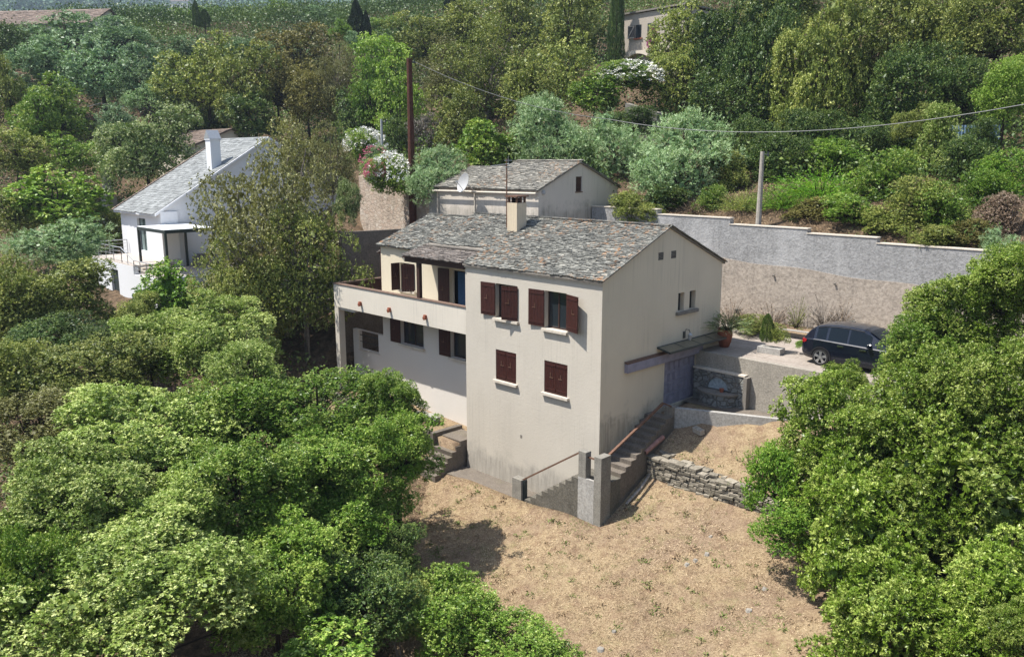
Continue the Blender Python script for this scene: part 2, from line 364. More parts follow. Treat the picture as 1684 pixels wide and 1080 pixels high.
def axis(lo, hi, step, extra, far):
    a = list(np.arange(lo, hi + 1e-6, step)) + extra
    s = step
    p = hi
    while p < far: s *= 1.22; p += s; a.append(p)
    s = step; p = lo
    while p > -far: s *= 1.22; p -= s; a.append(p)
    return np.array(sorted(set(np.round(a, 3))))
gx = axis(-48, 30, .5, [.98, 1.02, -19.45, -19.35, -7.63, -7.57, .55, .65, -.25, -.15, .28, .32], 2000)
gy = axis(-28, 30, .5, [-1.16, -1.11, 9.8, 9.95, 10.1, 1.85, 1.9, 6.48, 6.52, 12.93, 12.97, -.57, -.53, -.03, 0.0], 2000)
GX, GY = np.meshgrid(gx, gy); GZ = H(GX, GY)
nv = len(gx); nu = len(gy)
V = np.stack([GX.ravel(), GY.ravel(), GZ.ravel()], 1)
ii = (np.arange(nu - 1)[:, None] * nv + np.arange(nv - 1)[None]).ravel()
Fq = np.stack([ii, ii + 1, ii + 1 + nv, ii + nv], 1)
def np_mesh(name, V, F, mat, attrs=None, smooth=False):
    me = bpy.data.meshes.new(name); k = F.shape[1]
    me.vertices.add(len(V)); me.vertices.foreach_set('co', np.ascontiguousarray(V, np.float32).ravel())
    me.loops.add(F.size); me.loops.foreach_set('vertex_index', np.ascontiguousarray(F, np.int32).ravel())
    me.polygons.add(len(F)); me.polygons.foreach_set('loop_start', np.arange(0, F.size, k, dtype=np.int32))
    if attrs:
        for n, v in attrs.items():
            q = me.attributes.new(n, 'FLOAT', 'FACE'); q.data.foreach_set('value', np.ascontiguousarray(v, np.float32))
    if smooth: me.polygons.foreach_set('use_smooth', np.ones(len(F), bool))
    me.update(calc_edges=True); me.validate()
    if mat: me.materials.append(mat)
    return me
def m_ground():
    t = NT('dry_ground'); a = t.noise(.35, 6, .65); b = t.noise(2.2, 6, .7); c = t.noise(16, 5, .75)
    st = t.noise(9, 5, .8, sc=(1, 1, 1), dist=2.5)
    straw = t.ramp(c, (.25, (.13, .088, .052)), (.5, (.32, .24, .145)), (.75, (.47, .375, .24)))
    earth = t.ramp(c, (.3, (.12, .072, .046)), (.7, (.29, .19, .125)))
    col = t.mix(t.ramp(b, (.46, 0), (.66, .75)), straw, earth)
    col = t.mix(t.ramp(a, (.44, 0), (.62, .7)), col, t.ramp(c, (.3, (.15, .10, .07)), (.6, (.27, .195, .14)), (.8, (.36, .28, .19))))
    col = t.mix(t.math('MULTIPLY', t.ramp(t.noise(.8, 5, .7), (.55, 0), (.66, .6)), t.ramp(c, (.4, 0), (.6, 1))), col, (.13, .15, .045))
    # leaf litter and earth away from the mown garden, also darkened for tree shade
    sp = t.N("ShaderNodeSeparateXYZ"); t.L(t.P(), sp.inputs[0])
    yy = t.math('ADD', sp.outputs[1], t.math('MULTIPLY', b, 1.2)); xx = t.math('ADD', sp.outputs[0], t.math('MULTIPLY', a, 2))
    wild = t.math('MAXIMUM', t.math('GREATER_THAN', yy, 13.2), t.math('LESS_THAN', xx, -17.5))
    lawn = t.math('ADD', t.math('ADD', sp.outputs[0], t.math('MULTIPLY', sp.outputs[1], 1.0)), t.math('MULTIPLY', b, 1.6))    # litter under the left oaks, painted dark to stand for their shade
    wild = t.math('MAXIMUM', wild, t.math('MULTIPLY', t.math('LESS_THAN', lawn, -9.0), t.math('LESS_THAN', sp.outputs[1], -1.2)))
    rgt = t.math('ADD', t.math('ADD', sp.outputs[0], t.math('MULTIPLY', sp.outputs[1], -.25)), t.math('MULTIPLY', b, 1.4)); wild = t.math('MAXIMUM', wild, t.math('GREATER_THAN', rgt, 12.0))  # same dark ground painted as shade under the right shrubs
    lit = t.ramp(t.noise(3.5, 6, .75), (.3, (.04, .03, .02)), (.5, (.10, .07, .045)), (.66, (.20, .14, .09)), (.8, (.07, .09, .03)))
    col = t.mix(wild, col, lit)
    pt = t.noise(4.5, 5, .7); col = t.mix(t.ramp(pt, (.52, 0), (.66, .55)), col, (.13, .085, .055)); return t.done(col, .95, t.math('ADD', c, t.math('MULTIPLY', b, 1.5)), .06, .1)
M['ground'] = m_ground()
g = bpy.data.objects.new('ground', np_mesh('ground', V, Fq, M['ground'], smooth=True)); COL.objects.link(g); tag(g, 'dry grassy hillside ground under the houses and trees', None, None, 'structure')

# driveway and court paving
def m_drive():
    t = NT('driveway_concrete'); a = t.noise(.6, 6, .65); b = t.noise(7, 5, .7)
    col = t.ramp(a, (.3, (.20, .17, .145)), (.65, (.32, .275, .24))); col = t.mix(.35, col, t.ramp(b, (.3, (.2, .17, .14)), (.7, (.46, .41, .36))))
    br = t.N("ShaderNodeTexBrick"); br.inputs["Scale"].default_value = .28; br.inputs["Mortar Size"].default_value = .004; br.inputs["Color1"].default_value = br.inputs["Color2"].default_value = (0, 0, 0, 1); br.inputs["Mortar"].default_value = (1, 1, 1, 1)
    t.L(t.P(), br.inputs["Vector"]); col = t.mix(t.math('MULTIPLY', br.outputs["Color"], .6), col, (.12, .09, .07))
    return t.done(col, .92, b, .01, .1)
M['drive'] = m_drive()
def sheet(name, x0, x1, y0, y1, z0, z1, mat, lab, n=20):
    mb = MB()
    for i in range(n):
        a, b = x0 + (x1 - x0) * i / n, x0 + (x1 - x0) * (i + 1) / n; za, zb = z0 + (z1 - z0) * i / n, z0 + (z1 - z0) * (i + 1) / n
        mb.poly([(a, y0, za), (b, y0, zb), (b, y1, zb), (a, y1, za)])
    return thing_mesh(mb, name, mat, lab, None, None, 'structure')
sheet('driveway', -15, 9, 6.55, 12.9, 5.03, 5.03, M['drive'], 'cracked concrete driveway between the house and the retaining wall')
sheet('driveway_upper', 9.0, 30, 6.55, 12.9, 5.03, 5.45, M['drive'], 'far end of the concrete driveway behind the shrubs')
sheet('garage_court', .05, 4.9, 5.35, 6.3, 3.06, 3.06, M['steps'], 'sunken earth and concrete court in front of the garage door', 6)

# ---------------------------------------------------------------- slate laying
def slates(mb, o, u, v, ulen, vlen, wmin=.13, wmax=.32, exp=.1, th=.028, lap=2.1, jit=.02, clip=None, rng=None):
    """rows of overlapping slabs: o = lower left corner, u along the eave, v up the slope"""
    rng = rng or RNG; o = np.array(o, float); u = np.array(u, float); v = np.array(v, float); n = np.cross(u, v); n /= np.linalg.norm(n)
    if n[2] < 0: n = -n
    rows = int(vlen / exp)
    for r in range(rows):
        s = -rng.random() * wmax
        while s < ulen:
            wd = wmin + (wmax - wmin) * rng.random() ** 1.3
            a = max(s, 0); b = min(s + wd * .985, ulen); s += wd
            if b - a < .04: continue
            if clip and not clip((a + b) / 2, r * exp): continue
            v0 = max(0, r * exp + (rng.random() - .5) * .06 + .03 * math.sin(s * 1.7 + r * .6)); v1 = min(v0 + exp * lap, vlen)
            t0 = th * (1.2 + .8 * rng.random()); lift = jit * rng.random()
            c = [rng.normal(0, .012) for _ in range(4)]
            lo = o + v * v0 + n * (t0 + lift + .004); hi = o + v * v1 + n * (th * .35)
            A, B = lo + u * (a + c[0]) + n * c[2] * .5, lo + u * (b + c[1]) + n * c[3] * .5; Cq, D = hi + u * b, hi + u * a
            A = A + v * c[2]; B = B + v * c[3]
            k = float(np.clip(rng.normal(.45, .23), 0.02, 1))
            m = n * -t0
            mb.poly([A, B, Cq, D], k); mb.poly([A + m, B + m, B, A], k); mb.poly([B + m, Cq + m * .3, Cq, B], k); mb.poly([A + m, A, D, D + m * .3], k)
def wall(mb, axis, c, th, u0, u1, v0, v1, holes=(), a=0.0, reveal=.22):
    """upright wall: axis 'y' faces -y at y=c and is th thick (u = x); axis 'x' faces +x at x=c (u = y). holes = (u0,u1,v0,v1)"""
    us = sorted({u0, u1, *[q for h in holes for q in h[:2]]}); vs = sorted({v0, v1, *[q for h in holes for q in h[2:]]})
    sg = 1 if axis == 'y' else -1
    P = (lambda u, d, v: (u, c + d, v)) if axis == 'y' else (lambda u, d, v: (c - d, u, v))
    for i in range(len(us) - 1):
        for j in range(len(vs) - 1):
            um, vm = (us[i] + us[i + 1]) / 2, (vs[j] + vs[j + 1]) / 2
            if any(h[0] < um < h[1] and h[2] < vm < h[3] for h in holes): continue
            q = [P(us[i], 0, vs[j]), P(us[i + 1], 0, vs[j]), P(us[i + 1], 0, vs[j + 1]), P(us[i], 0, vs[j + 1])]
            mb.poly(q if True else q[::-1], a)
            q2 = [P(us[i], th, vs[j]), P(us[i], th, vs[j + 1]), P(us[i + 1], th, vs[j + 1]), P(us[i + 1], th, vs[j])]
            mb.poly(q2, a)
    for (a0, a1, b0, b1) in [(u0, u1, v0, v1)] + list(holes):
        for p, q in (((a0, b0), (a1, b0)), ((a1, b0), (a1, b1)), ((a1, b1), (a0, b1)), ((a0, b1), (a0, b0))):
            mb.poly([P(p[0], 0, p[1]), P(q[0], 0, q[1]), P(q[0], th, q[1]), P(p[0], th, p[1])], a)
    return mb

# ---------------------------------------------------------------- main house
LX, DY, ZE, ZR, YR = -7.42, 8.08, 8.66, 10.36, 4.04
house = empty('main_house', (-5, 3, 0), 'beige rendered house with grey slate roof and dark red shutters in the middle', 'house')
UP1 = (-5.57, -4.32, 6.55, 7.97); UP2 = (-2.83, -1.72, 6.5, 7.97); LO1 = (-5.57, -4.38, 3.94, 5.22); LO2 = (-2.83, -1.62, 3.94, 5.22)
mb = MB(); wall(mb, 'y', 0, .3, LX, -.003, -1.2, ZE, [UP1, UP2, LO1, LO2]); mb.build('front_wall', M['stucco'], house)
SL1 = (4.84, 5.28, 6.87, 7.63); SL2 = (5.66, 6.1, 6.87, 7.63); GD = (4.06, 6.38, 3.02, 4.9)
mb = MB(); wall(mb, 'x', 0, .3, .003, DY, -1.2, ZE, [SL1, SL2, GD])
mb.prism([(0, .003, ZE), (0, DY, ZE), (0, YR, ZR)], (-.3, 0, 0))
mb.build('gable_wall', M['stucco_shade_tint'], house)
mb = MB(); mb.box(-15.3, -.305, DY - .3, DY - .002, -.5, ZE); mb.box(-15.3, -15.0, 1.7, DY - .305, 0, ZE + .1); mb.box(LX, LX + .3, .305, 1.39, .0, ZE + .05)
mb.build('rear_wall', M['stucco'], house)
mb = MB(); mb.box(-7.0, -.4, .6, .7, 3, 8.4); mb.box(-15, -7.2, 3.0, 3.1, .6, 9.0); mb.box(-.75, -.7, 4, 8, 2.9, 8.4); mb.box(-14.9, -.5, .8, 7.6, 5.6, 5.75); mb.build('interior_black', M['black'], house)  # black sheets paint the rooms behind the openings as unlit

# recessed left half behind the terrace
RY = 1.4
U3 = (-13.74, -12.62, 6.68, 8.0); DR = (-10.07, -8.75, 6.0, 8.02); LA = (-13.83, -12.05, 3.97, 5.27); LB = (-10.05, -8.3, 3.9, 5.22)
mb = MB(); wall(mb, 'y', RY, .28, -15.3, LX - .002, 5.75, 8.72, [U3, DR]); mb.box(-11.1, LX - .01, RY + .01, RY + .27, 8.721, 8.93); mb.build('upper_recess_wall', M['stucco_cream'], house)
mb = MB(); wall(mb, 'y', RY, .28, -15.3, LX - .002, .2, 5.55, [LA, LB]); mb.build('lower_recess_wall', M['stucco_white'], house)
mb = MB(); mb.box(-17.5, LX - .003, .002, RY - .003, 5.62, 5.82); mb.box(-17.5, -15.303, RY, 3.4, 5.62, 5.82); mb.build('terrace_slab', M['parapet'], house)
par = MB(); par.box(-17.5, LX - .002, 0, .16, 5.82, 6.72); par.box(-17.5, -17.34, .161, 3.4, 5.82, 6.72); par.box(-17.5, LX - .002, -.002, .03, 5.56, 5.819)
parapet = par.build('terrace_parapet', M['parapet'], house)
mb = MB(); mb.box(-17.54, LX - .003, -.04, .2, 6.722, 6.765); mb.box(-17.54, -17.3, .201, 3.44, 6.722, 6.765); mb.build('coping', M['coping_brown'], parapet)
mb = MB(); mb.box(-17.335, -17.3, .25, 3.4, 5.9, 6.7); mb.box(-17.3, -15.35, 3.36, 3.4, 5.85, 6.72); mb.build('windbreak_panel', M['maroon'], parapet)
for px_ in (-15.12, -12.75, -10.08):
    z = 5.95; mb = MB(); mb.tube([(px_, .02, z), (px_, -.16, z - .03)], [.075, .085], 10); mb.tube([(px_, -.01, z + .06), (px_, -.14, z + .08)], [.06, .065], 8); mb.build('terracotta_spout', M['terracotta'], parapet)
mb = MB(); mb.box(-17.498, -17.16, .004, .36, -.2, 5.615); mb.box(-17.16, -15.8, .06, .3, 5.42, 5.619); mb.build('terrace_column', M['stucco'], house)
# garden wall running on from the lower storey, with an opening and rail
gw = MB(); wall(gw, 'y', RY + .01, .22, -18.0, -15.302, .3, 4.12, [(-17.5, -15.75, 3.1, 4.11)]); garden_wall = gw.build('garden_wall', M['stucco_white'], house)
mb = MB(); mb.box(-17.55, -15.6, RY - .03, RY + .26, 3.07, 3.098); mb.build('sill', M['sill'], garden_wall)
mb = MB(); mb.tube([(-17.5, RY + .1, 3.85), (-15.75, RY + .1, 3.85)], .022, 6); mb.tube([(-17.5, RY + .1, 3.5), (-15.75, RY + .1, 3.5)], .016, 6); mb.build('rail', M['metal_dark'], garden_wall)

def shutter(mb, h0, ang, wd, z0, z1, side, y0=-.035):
    """ledged shutter leaf hinged at x=h0; ang = swing from the closed plane; side +1: leaf runs to +x when closed"""
    d = np.array([side * math.cos(ang), -math.sin(ang), 0]); n = np.array([d[1], -d[0], 0]); up = np.array([0, 0, 1.0]); o = np.array([h0, y0, 0])
    k = 5
    for i in range(k):
        c = o + d * wd * (i + .5) / k + up * (z0 + z1) / 2; mb.obox(c, (d, n, up), wd / k / 2 - .004, .016, (z1 - z0) / 2)
    for zz in (z0 + .14, z1 - .14): mb.obox(o + d * wd / 2 + up * zz, (d, n, up), wd / 2 - .02, .032, .035)
def hardware(h0, ang, wd, z0, z1, side, parent, y0=-.035):
    d = np.array([side * math.cos(ang), -math.sin(ang), 0]); n = np.array([d[1], -d[0], 0]); up = np.array([0, 0, 1.0]); o = np.array([h0, y0, 0]); mb = MB()
    for sg in (-1, 1):
        mb.obox(o + d * wd * .62 + up * (z0 + z1) / 2 + n * .03 * sg, (d, n, up), .09, .008, .011); mb.obox(o + d * wd * .55 + up * ((z0 + z1) / 2 + .08) + n * .03 * sg, (d, n, up), .01, .008, .1)
    mb.build('latch', M['rust'], parent)
def window(x0, x1, z0, z1, y, parent, sill=True, depth=.2, curtain=False, panes=2, mat='sill'):
    fr = MB(); f = .05; yy = y + depth
    fr.box(x0, x0 + f, yy, yy + .05, z0, z1); fr.box(x1 - f, x1, yy, yy + .05, z0, z1); fr.box(x0 + f, x1 - f, yy, yy + .05, z0, z0 + f); fr.box(x0 + f, x1 - f, yy, yy + .05, z1 - f, z1)
    xm = (x0 + x1) / 2; fr.box(xm - .03, xm + .03, yy - .004, yy + .046, z0 + f, z1 - f)
    wn_ = fr.build('window', M['brown'], parent)
    mb = MB(); mb.box(x0 + f, xm - .03, yy + .02, yy + .03, z0 + f, z1 - f); mb.box(xm + .03, x1 - f, yy + .02, yy + .03, z0 + f, z1 - f); mb.build('pane', M['glass'], wn_)
    if sill:
        mb = MB(); mb.box(x0 - .08, x1 + .1, y - .13, y + depth - .01, z0 - .1, z0 - .003); mb.build('sill', M[mat], wn_)
    return wn_
def leaf_shutter(parent, *a, **k):
    mb = MB(); shutter(mb, *a, **k); s = mb.build('shutter', M['maroon'], parent); hardware(a[0], a[1], a[2], a[3], a[4], a[5], s, **k); return s
PI = math.pi
w1 = window(*UP1, 0, house); leaf_shutter(w1, UP1[0], PI - .06, .8, 6.62, 7.97, 1); leaf_shutter(w1, UP1[1] + .05, .35, .72, 6.58, 7.95, -1)
w2 = window(*UP2, 0, house); leaf_shutter(w2, UP2[0], PI - .05, .8, 6.55, 7.97, 1); leaf_shutter(w2, UP2[1] + .04, PI - .3, .8, 6.58, 7.95, -1)
for L_ in (LO1, LO2):
    q = window(*L_, 0, house); m_ = (L_[0] + L_[1]) / 2
    leaf_shutter(q, L_[0] + .01, 0, (L_[1] - L_[0]) / 2 - .015, L_[2] + .01, L_[3] - .01, 1, y0=.03); leaf_shutter(q, L_[1] - .01, 0, (L_[1] - L_[0]) / 2 - .015, L_[2] + .01, L_[3] - .01, -1, y0=.03)
q = window(*U3, RY, house); leaf_shutter(q, U3[0], PI * .52, .5, U3[2], U3[3], 1, y0=RY - .03); leaf_shutter(q, U3[1], .75, .62, U3[2], U3[3], -1, y0=RY - .03)
# terrace door with a blue curtain
dm = MB(); dm.box(DR[0], DR[0] + .07, RY + .18, RY + .24, DR[2], DR[3]); dm.box(DR[1] - .07, DR[1], RY + .18, RY + .24, DR[2], DR[3]); dm.box(DR[0] + .07, DR[1] - .07, RY + .18, RY + .24, DR[3] - .07, DR[3])
door = dm.build('terrace_door', M['sill'], house); leaf_shutter(door, DR[0], PI - .08, .72, 6.0, DR[3], 1, y0=RY - .03)
cm = MB(); n_ = 18
for i in range(n_):
    a, b = DR[0] + .35 + (DR[1] - DR[0] - .42) * i / n_, DR[0] + .35 + (DR[1] - DR[0] - .42) * (i + 1) / n_; cm.poly([(a, RY + .2 + .02 * (i % 2), 6.05), (b, RY + .2 + .02 * ((i + 1) % 2), 6.05), (b, RY + .2 + .02 * ((i + 1) % 2), 7.9), (a, RY + .2 + .02 * (i % 2), 7.9)])
cm.build('curtain', M['curtain'], door)
for L_ in (LA, LB):
    q = window(*L_, RY, house); leaf_shutter(q, L_[0], PI - .06, .76, L_[2], L_[3], 1, y0=RY - .03)
mb = MB(); mb.box(-4.14, -4.03, -.006, .01, 1.72, 1.86); mb.build('wall_vent', M['sill_dark'], house)
# slot windows, vents, garage door, canopy and lamp on the gable
for s_ in (SL1, SL2):
    mb = MB(); mb.box(-.24, -.2, s_[0], s_[1], s_[2], s_[3]); mb.build('slot_window', M['glass'], house)
mb = MB(); mb.box(-.18, .12, SL1[0] - .14, SL2[1] + .12, SL1[2] - .13, SL1[2] - .003); mb.build('slot_sill', M['sill_dark'], house)
for y_ in (3.37, 4.23):
    mb = MB(); mb.box(-.06, .004, y_, y_ + .34, 9.08, 9.38, 0); v_ = mb.build('vent', M['sill_dark'], house)
    mb = MB()
    for i in range(5):
        for j in range(4):
            mb.box(.005, .008, y_ + .02 + j * .08 + (i % 2) * .03, y_ + .06 + j * .08 + (i % 2) * .03, 9.1 + i * .056, 9.14 + i * .056)
    mb.build('vent_hole', M['black'], v_)
mb = MB(); mb.box(-.16, -.1, GD[0], GD[1], GD[2], GD[3]); gd = mb.build('garage_door', M['lavender'], house)
mb = MB()
for i in range(4):
    for j in range(6):
        y_ = GD[0] + .1 + j * .37; z_ = GD[2] + .1 + i * .45
        mb.box(-.1, -.075, y_, y_ + .3, z_, z_ + .02); mb.box(-.1, -.075, y_, y_ + .3, z_ + .34, z_ + .36); mb.box(-.1, -.075, y_, y_ + .02, z_ + .02, z_ + .34); mb.box(-.1, -.075, y_ + .28, y_ + .3, z_ + .02, z_ + .34)
mb.build('door_panel', M['lavender'], gd)
mb = MB(); mb.box(.002, .16, 1.42, 6.6, 4.96, 5.3); mb.build('door_track_cover', M['lavender'], house)
mb = MB(); mb.prism([(.16, 1.4, 5.303), (.16, 6.6, 5.303), (.002, 6.6, 5.36), (.002, 1.4, 5.36)], (0, 0, .025)); mb.build('track_flashing', M['rust'], house)
mb = MB(); can = MB()
can.bar((.02, 3.5, 5.6), (.62, 3.5, 5.48), .04, .07); can.bar((.02, 7.95, 5.6), (.62, 7.95, 5.48), .04, .07); can.bar((.62, 3.48, 5.48), (.62, 7.97, 5.48), .05, .08); can.bar((.03, 3.48, 5.61), (.03, 7.97, 5.61), .05, .06)
for y_ in (4.6, 5.7, 6.8): can.bar((.02, y_, 5.63), (.62, y_, 5.51), .02, .02)
canopy = can.build('door_canopy', M['metal_dark'], house)
mb.prism([(.05, 3.53, 5.6), (.05, 7.92, 5.6), (.6, 7.92, 5.495), (.6, 3.53, 5.495)], (0, 0, .02)); mb.build('canopy_panel', M['canopy_glass'], canopy)
lm = MB(); lm.box(.002, .04, 5.28, 5.42, 5.72, 6.0); lm.tube([(.03, 5.35, 5.95), (.1, 5.35, 6.1), (.25, 5.35, 6.1), (.3, 5.35, 5.98)], .016, 6)
lamp = lm.build('wall_lantern', M['metal_dark'], house); mb = MB(); mb.lathe((.3, 5.35, 5.68), [(.0, 0), (.05, .0), (.09, .2), (.1, .22), (.03, .3), (0, .31)], 8); mb.build('lantern_glass', M['steel'], lamp)

# roof
rf = MB()
SLP = (ZR - ZE) / YR; nrm = math.hypot(YR, ZR - ZE); uf = (0, YR / nrm, (ZR - ZE) / nrm)
full = nrm + .14 / (YR / nrm)
o0 = (-11.15, -.14, ZE - .14 * SLP)
# board under the slates
def deck(mb, x0, x1, y0, z0, y1, z1, th=.07, dx=0): mb.prism([(x0, y0, z0), (x1, y0, z0), (x1, y1, z1), (x0, y1, z1)], (0, 0, -th))
dk = MB(); ZD = .0
deck(dk, LX - .05, .06, -.12, ZE - .12 * SLP, YR, ZR); deck(dk, -11.15, LX - .051, 1.05, ZE + 1.05 * SLP, YR, ZR); deck(dk, -11.15, .06, DY + .12, ZE - .12 * SLP, YR, ZR)
deck(dk, -15.42, -11.151, 1.25, 8.76, 4.75, 10.1); deck(dk, -15.42, -11.151, DY, 8.8, 4.75, 10.1)
dk.prism([(-11.15, YR, ZR - .02), (-11.15, 1.3, ZE + 1.3 * SLP), (-11.15, 1.3, 8.6), (-11.15, DY, 8.6)], (.05, 0, 0))
roof = dk.build('roof', M['sill_dark'], house)
slates(rf, o0, (1, 0, 0), uf, 11.23, full, clip=lambda a, v: a > 3.68 or v > 1.35)
slates(rf, (.08, DY + .14, ZE - .14 * SLP), (-1, 0, 0), (0, -uf[1], uf[2]), 11.23, full, exp=.16, wmax=.5)
nl = math.hypot(3.5, 1.34); slates(rf, (-15.47, 1.18, 8.735), (1, 0, 0), (0, 3.5 / nl, 1.34 / nl), 4.36, nl + .08)
nb = math.hypot(DY - 4.75, 1.3); slates(rf, (-11.1, DY + .1, 8.78), (-1, 0, 0), (0, -(DY - 4.75) / nb, 1.3 / nb), 4.36, nb, exp=.18, wmax=.5)
for i in range(46):   # ridge slabs
    x = -11.1 + i * .245; rf.obox((x, YR, ZR + .045 + .01 * random.random()), ((1, 0, .05), (0, 1, 0), (0, 0, 1)), .14, .13, .014, random.random() * .8 + .1)
for i in range(18):
    x = -15.4 + i * .24; rf.obox((x, 4.75, 10.14), ((1, 0, .05), (0, 1, 0), (0, 0, 1)), .14, .13, .014, random.random() * .8 + .1)
for sg, ye in ((1, -.14), (-1, DY + .14)):   # verge slabs along the gable
    for i in range(24):
        t_ = (i + .5) / 24; y_ = ye + (YR - ye) * t_; z_ = ZE - .14 * SLP + (ZR - ZE + .14 * SLP) * t_
        rf.obox((.07, y_, z_ + .03 + random.random() * .012), ((1, 0, 0), (0, sg * uf[1], uf[2]), (0, -sg * uf[2], uf[1])), .09, .12, .014, random.random() * .5)
rf.build('roof_slates', M['slate'], roof)
pf = MB(); po = np.array((-11.6, -.2, 8.62)); pv = np.array((0, 1.75, .46)); pl = np.linalg.norm(pv)
pd = MB(); pd.prism([(-11.55, -.15, 8.6), (LX - .06, -.15, 8.6), (LX - .06, 1.55, 9.05), (-11.55, 1.55, 9.05)], (0, 0, -.05)); porch = pd.build('porch_roof', M['brown'], house)
slates(pf, po, (1, 0, 0), pv / pl, 4.12, pl, wmax=.4); pf.build('porch_slates', M['slate_porch'], porch)
mb = MB(); mb.box(-11.5, LX - .01, -.06, .1, 8.36, 8.535); mb.box(-11.46, -11.3, .11, 1.38, 8.4, 8.54); mb.box(-10.72, -10.52, .0, .16, 6.77, 8.355)
for i in range(7): mb.bar((-11.2 + i * .6, -.1, 8.56), (-11.2 + i * .6, 1.38, 8.9), .06, .05)
mb.build('porch_frame', M['brown'], porch)
# gutters / eave board
mb = MB(); mb.box(LX, .0, -.05, -.003, ZE - .2, ZE - .08); mb.build('eave_board', M['sill'], roof)
# chimney
ch = MB(); ch.box(-7.55, -6.95, 2.62, 3.22, 9.6, 11.05); chim = ch.build('chimney', stucco('chimney_render', (.58, .49, .36), (.16, .11, .08), .85, .6), roof)
mb = MB(); 
for x_ in (-7.53, -7.05):
    for y_ in (2.64, 2.88, 3.12): mb.box(x_, x_ + .08, y_, y_ + .08, 11.051, 11.3)
mb.box(-7.62, -6.88, 2.55, 3.29, 11.301, 11.36); mb.build('chimney_cap', M['rust'], chim)
mb = MB(); mb.box(-7.4, -7.1, 2.78, 3.08, 11.052, 11.25); mb.build('flue', M['black'], chim)
an = MB(); ax_, ay_ = -7.86, 2.9; an.tube([(ax_, ay_, 9.75), (ax_, ay_, 12.95)], .03, 6); an.tube([(ax_ - .02, ay_, 10.8), (-7.5, ay_, 10.82)], .018, 5); an.tube([(ax_, ay_, 11.1), (-7.5, ay_, 11.1)], .018, 5)
ant = an.build('antenna_mast', M['rust'], roof)
mb = MB(); mb.tube([(ax_ - .75, ay_, 12.62), (ax_ + .15, ay_, 12.72)], .02, 5)
for i in range(8): mb.tube([(ax_ - .7 + i * .11, ay_ - .28 + .015 * i, 12.63 + i * .012), (ax_ - .7 + i * .11, ay_ + .28 - .015 * i, 12.63 + i * .012)], .01, 4)
for sg in (-1, 1): mb.obox((ax_ + .1, ay_, 12.72 + sg * .14), ((1, 0, 0), (0, 1, 0), (0, 0, 1)), .01, .22, .015)
mb.tube([(ax_ + .1, ay_, 12.5), (ax_ + .1, ay_, 13.05)], .012, 4); mb.build('aerial', M['steel'], ant)
# side door awning and downpipe at the left end
aw = MB(); aw.prism([(-16.3, 1.9, 8.25), (-15.31, 1.9, 8.45), (-15.31, 3.3, 8.45), (-16.3, 3.3, 8.25)], (0, 0, -.06)); aw.bar((-16.2, 2.0, 8.15), (-15.32, 2.0, 7.9), .06, .06); aw = aw.build('side_awning', M['brown'], house)
mb = MB(); slates(mb, (-16.35, 3.35, 8.25), (0, -1, 0), (.98, 0, .2), 1.5, 1.05, exp=.2, wmax=.4); mb.build('awning_slates', M['slate_porch'], aw)
mb = MB(); mb.box(-15.42, -15.305, 1.45, 1.55, 5.83, 8.7); mb.box(-15.36, -15.303, 1.9, 2.8, 5.83, 7.9); mb.build('side_door', M['maroon'], house)
# ---------------------------------------------------------------- annex behind the house
annex = empty('annex_house', (-14, 11.5, 5), 'small beige house with slate roof and satellite dish directly behind the main house', 'house')
AX, AY0, AY1, AZE, AZR = -11.3, 8.6, 15.2, 11.42, 12.8; AYR = 11.85
mb = MB(); wall(mb, 'x', AX, .3, AY0 + .301, AY1, 5, AZE, [(11.55, 12.05, 11.2, 11.42)])
mb.prism([(AX, AY0, AZE), (AX, 11.55, AZE), (AX, 11.55, AZE + (AZR - AZE) * (11.55 - AY0) / (AYR - AY0))], (-.3, 0, 0)); mb.prism([(AX, 12.05, AZE), (AX, AY1, AZE), (AX, 12.05, AZE + (AZR - AZE) * (AY1 - 12.05) / (AY1 - AYR))], (-.3, 0, 0))
mb.prism([(AX, 11.55, 12.0), (AX, 12.05, 12.0), (AX, 12.05, 12.66), (AX, AYR, AZR - .02), (AX, 11.55, 12.62)], (-.3, 0, 0)); mb.build('gable_wall', M['annex'], annex)
mb = MB(); wall(mb, 'y', AY0, .3, -16.15, AX, 5, AZE); wall(mb, 'y', AY0 + .15, .25, -19.5, -16.152, 5, AZE - .02); mb.box(-19.5, -19.25, AY0 + .41, AY1, 5, AZE - .03)
mb.box(-19.49, AX - .31, AY1 - .3, AY1 - .01, 5, AZE); mb.build('front_wall', M['annex'], annex)
sw = MB(); sw.box(AX - .12, AX - .06, 11.56, 12.04, 11.21, 11.99); aw_ = sw.build('window', M['maroon'], annex)
mb = MB(); mb.box(AX - .06, AX + .03, 11.5, 12.1, 11.14, 11.198); mb.build('sill', M['rust'], aw_)
dk = MB(); sl_ = (AZR - AZE) / (AYR - AY0); ov = .16
deck(dk, -16.2, AX + .12, AY0 - ov, AZE - ov * sl_, AYR, AZR); deck(dk, -16.2, AX + .12, AY1 + .2, AZE - .05, AYR, AZR)
deck(dk, -19.75, -16.201, AY0 - ov + .15, AZE - ov * sl_, 11.5, 12.42); deck(dk, -19.75, -16.201, AY1 + .2, AZE - .1, 11.5, 12.42)
ar = dk.build('roof', M['sill_dark'], annex)
rf = MB(); n1 = math.hypot(AYR - AY0, AZR - AZE); uv = (0, (AYR - AY0) / n1, (AZR - AZE) / n1)
slates(rf, (-16.25, AY0 - ov - .06, AZE - (ov + .06) * sl_), (1, 0, 0), uv, 5.1, n1 + .5, wmax=.42, exp=.14)
slates(rf, (-19.8, AY0 - ov + .1, AZE - (ov + .06) * sl_), (1, 0, 0), (0, 2.98 / 3.2, 1.15 / 3.2), 3.55, 3.33, wmax=.42, exp=.14)
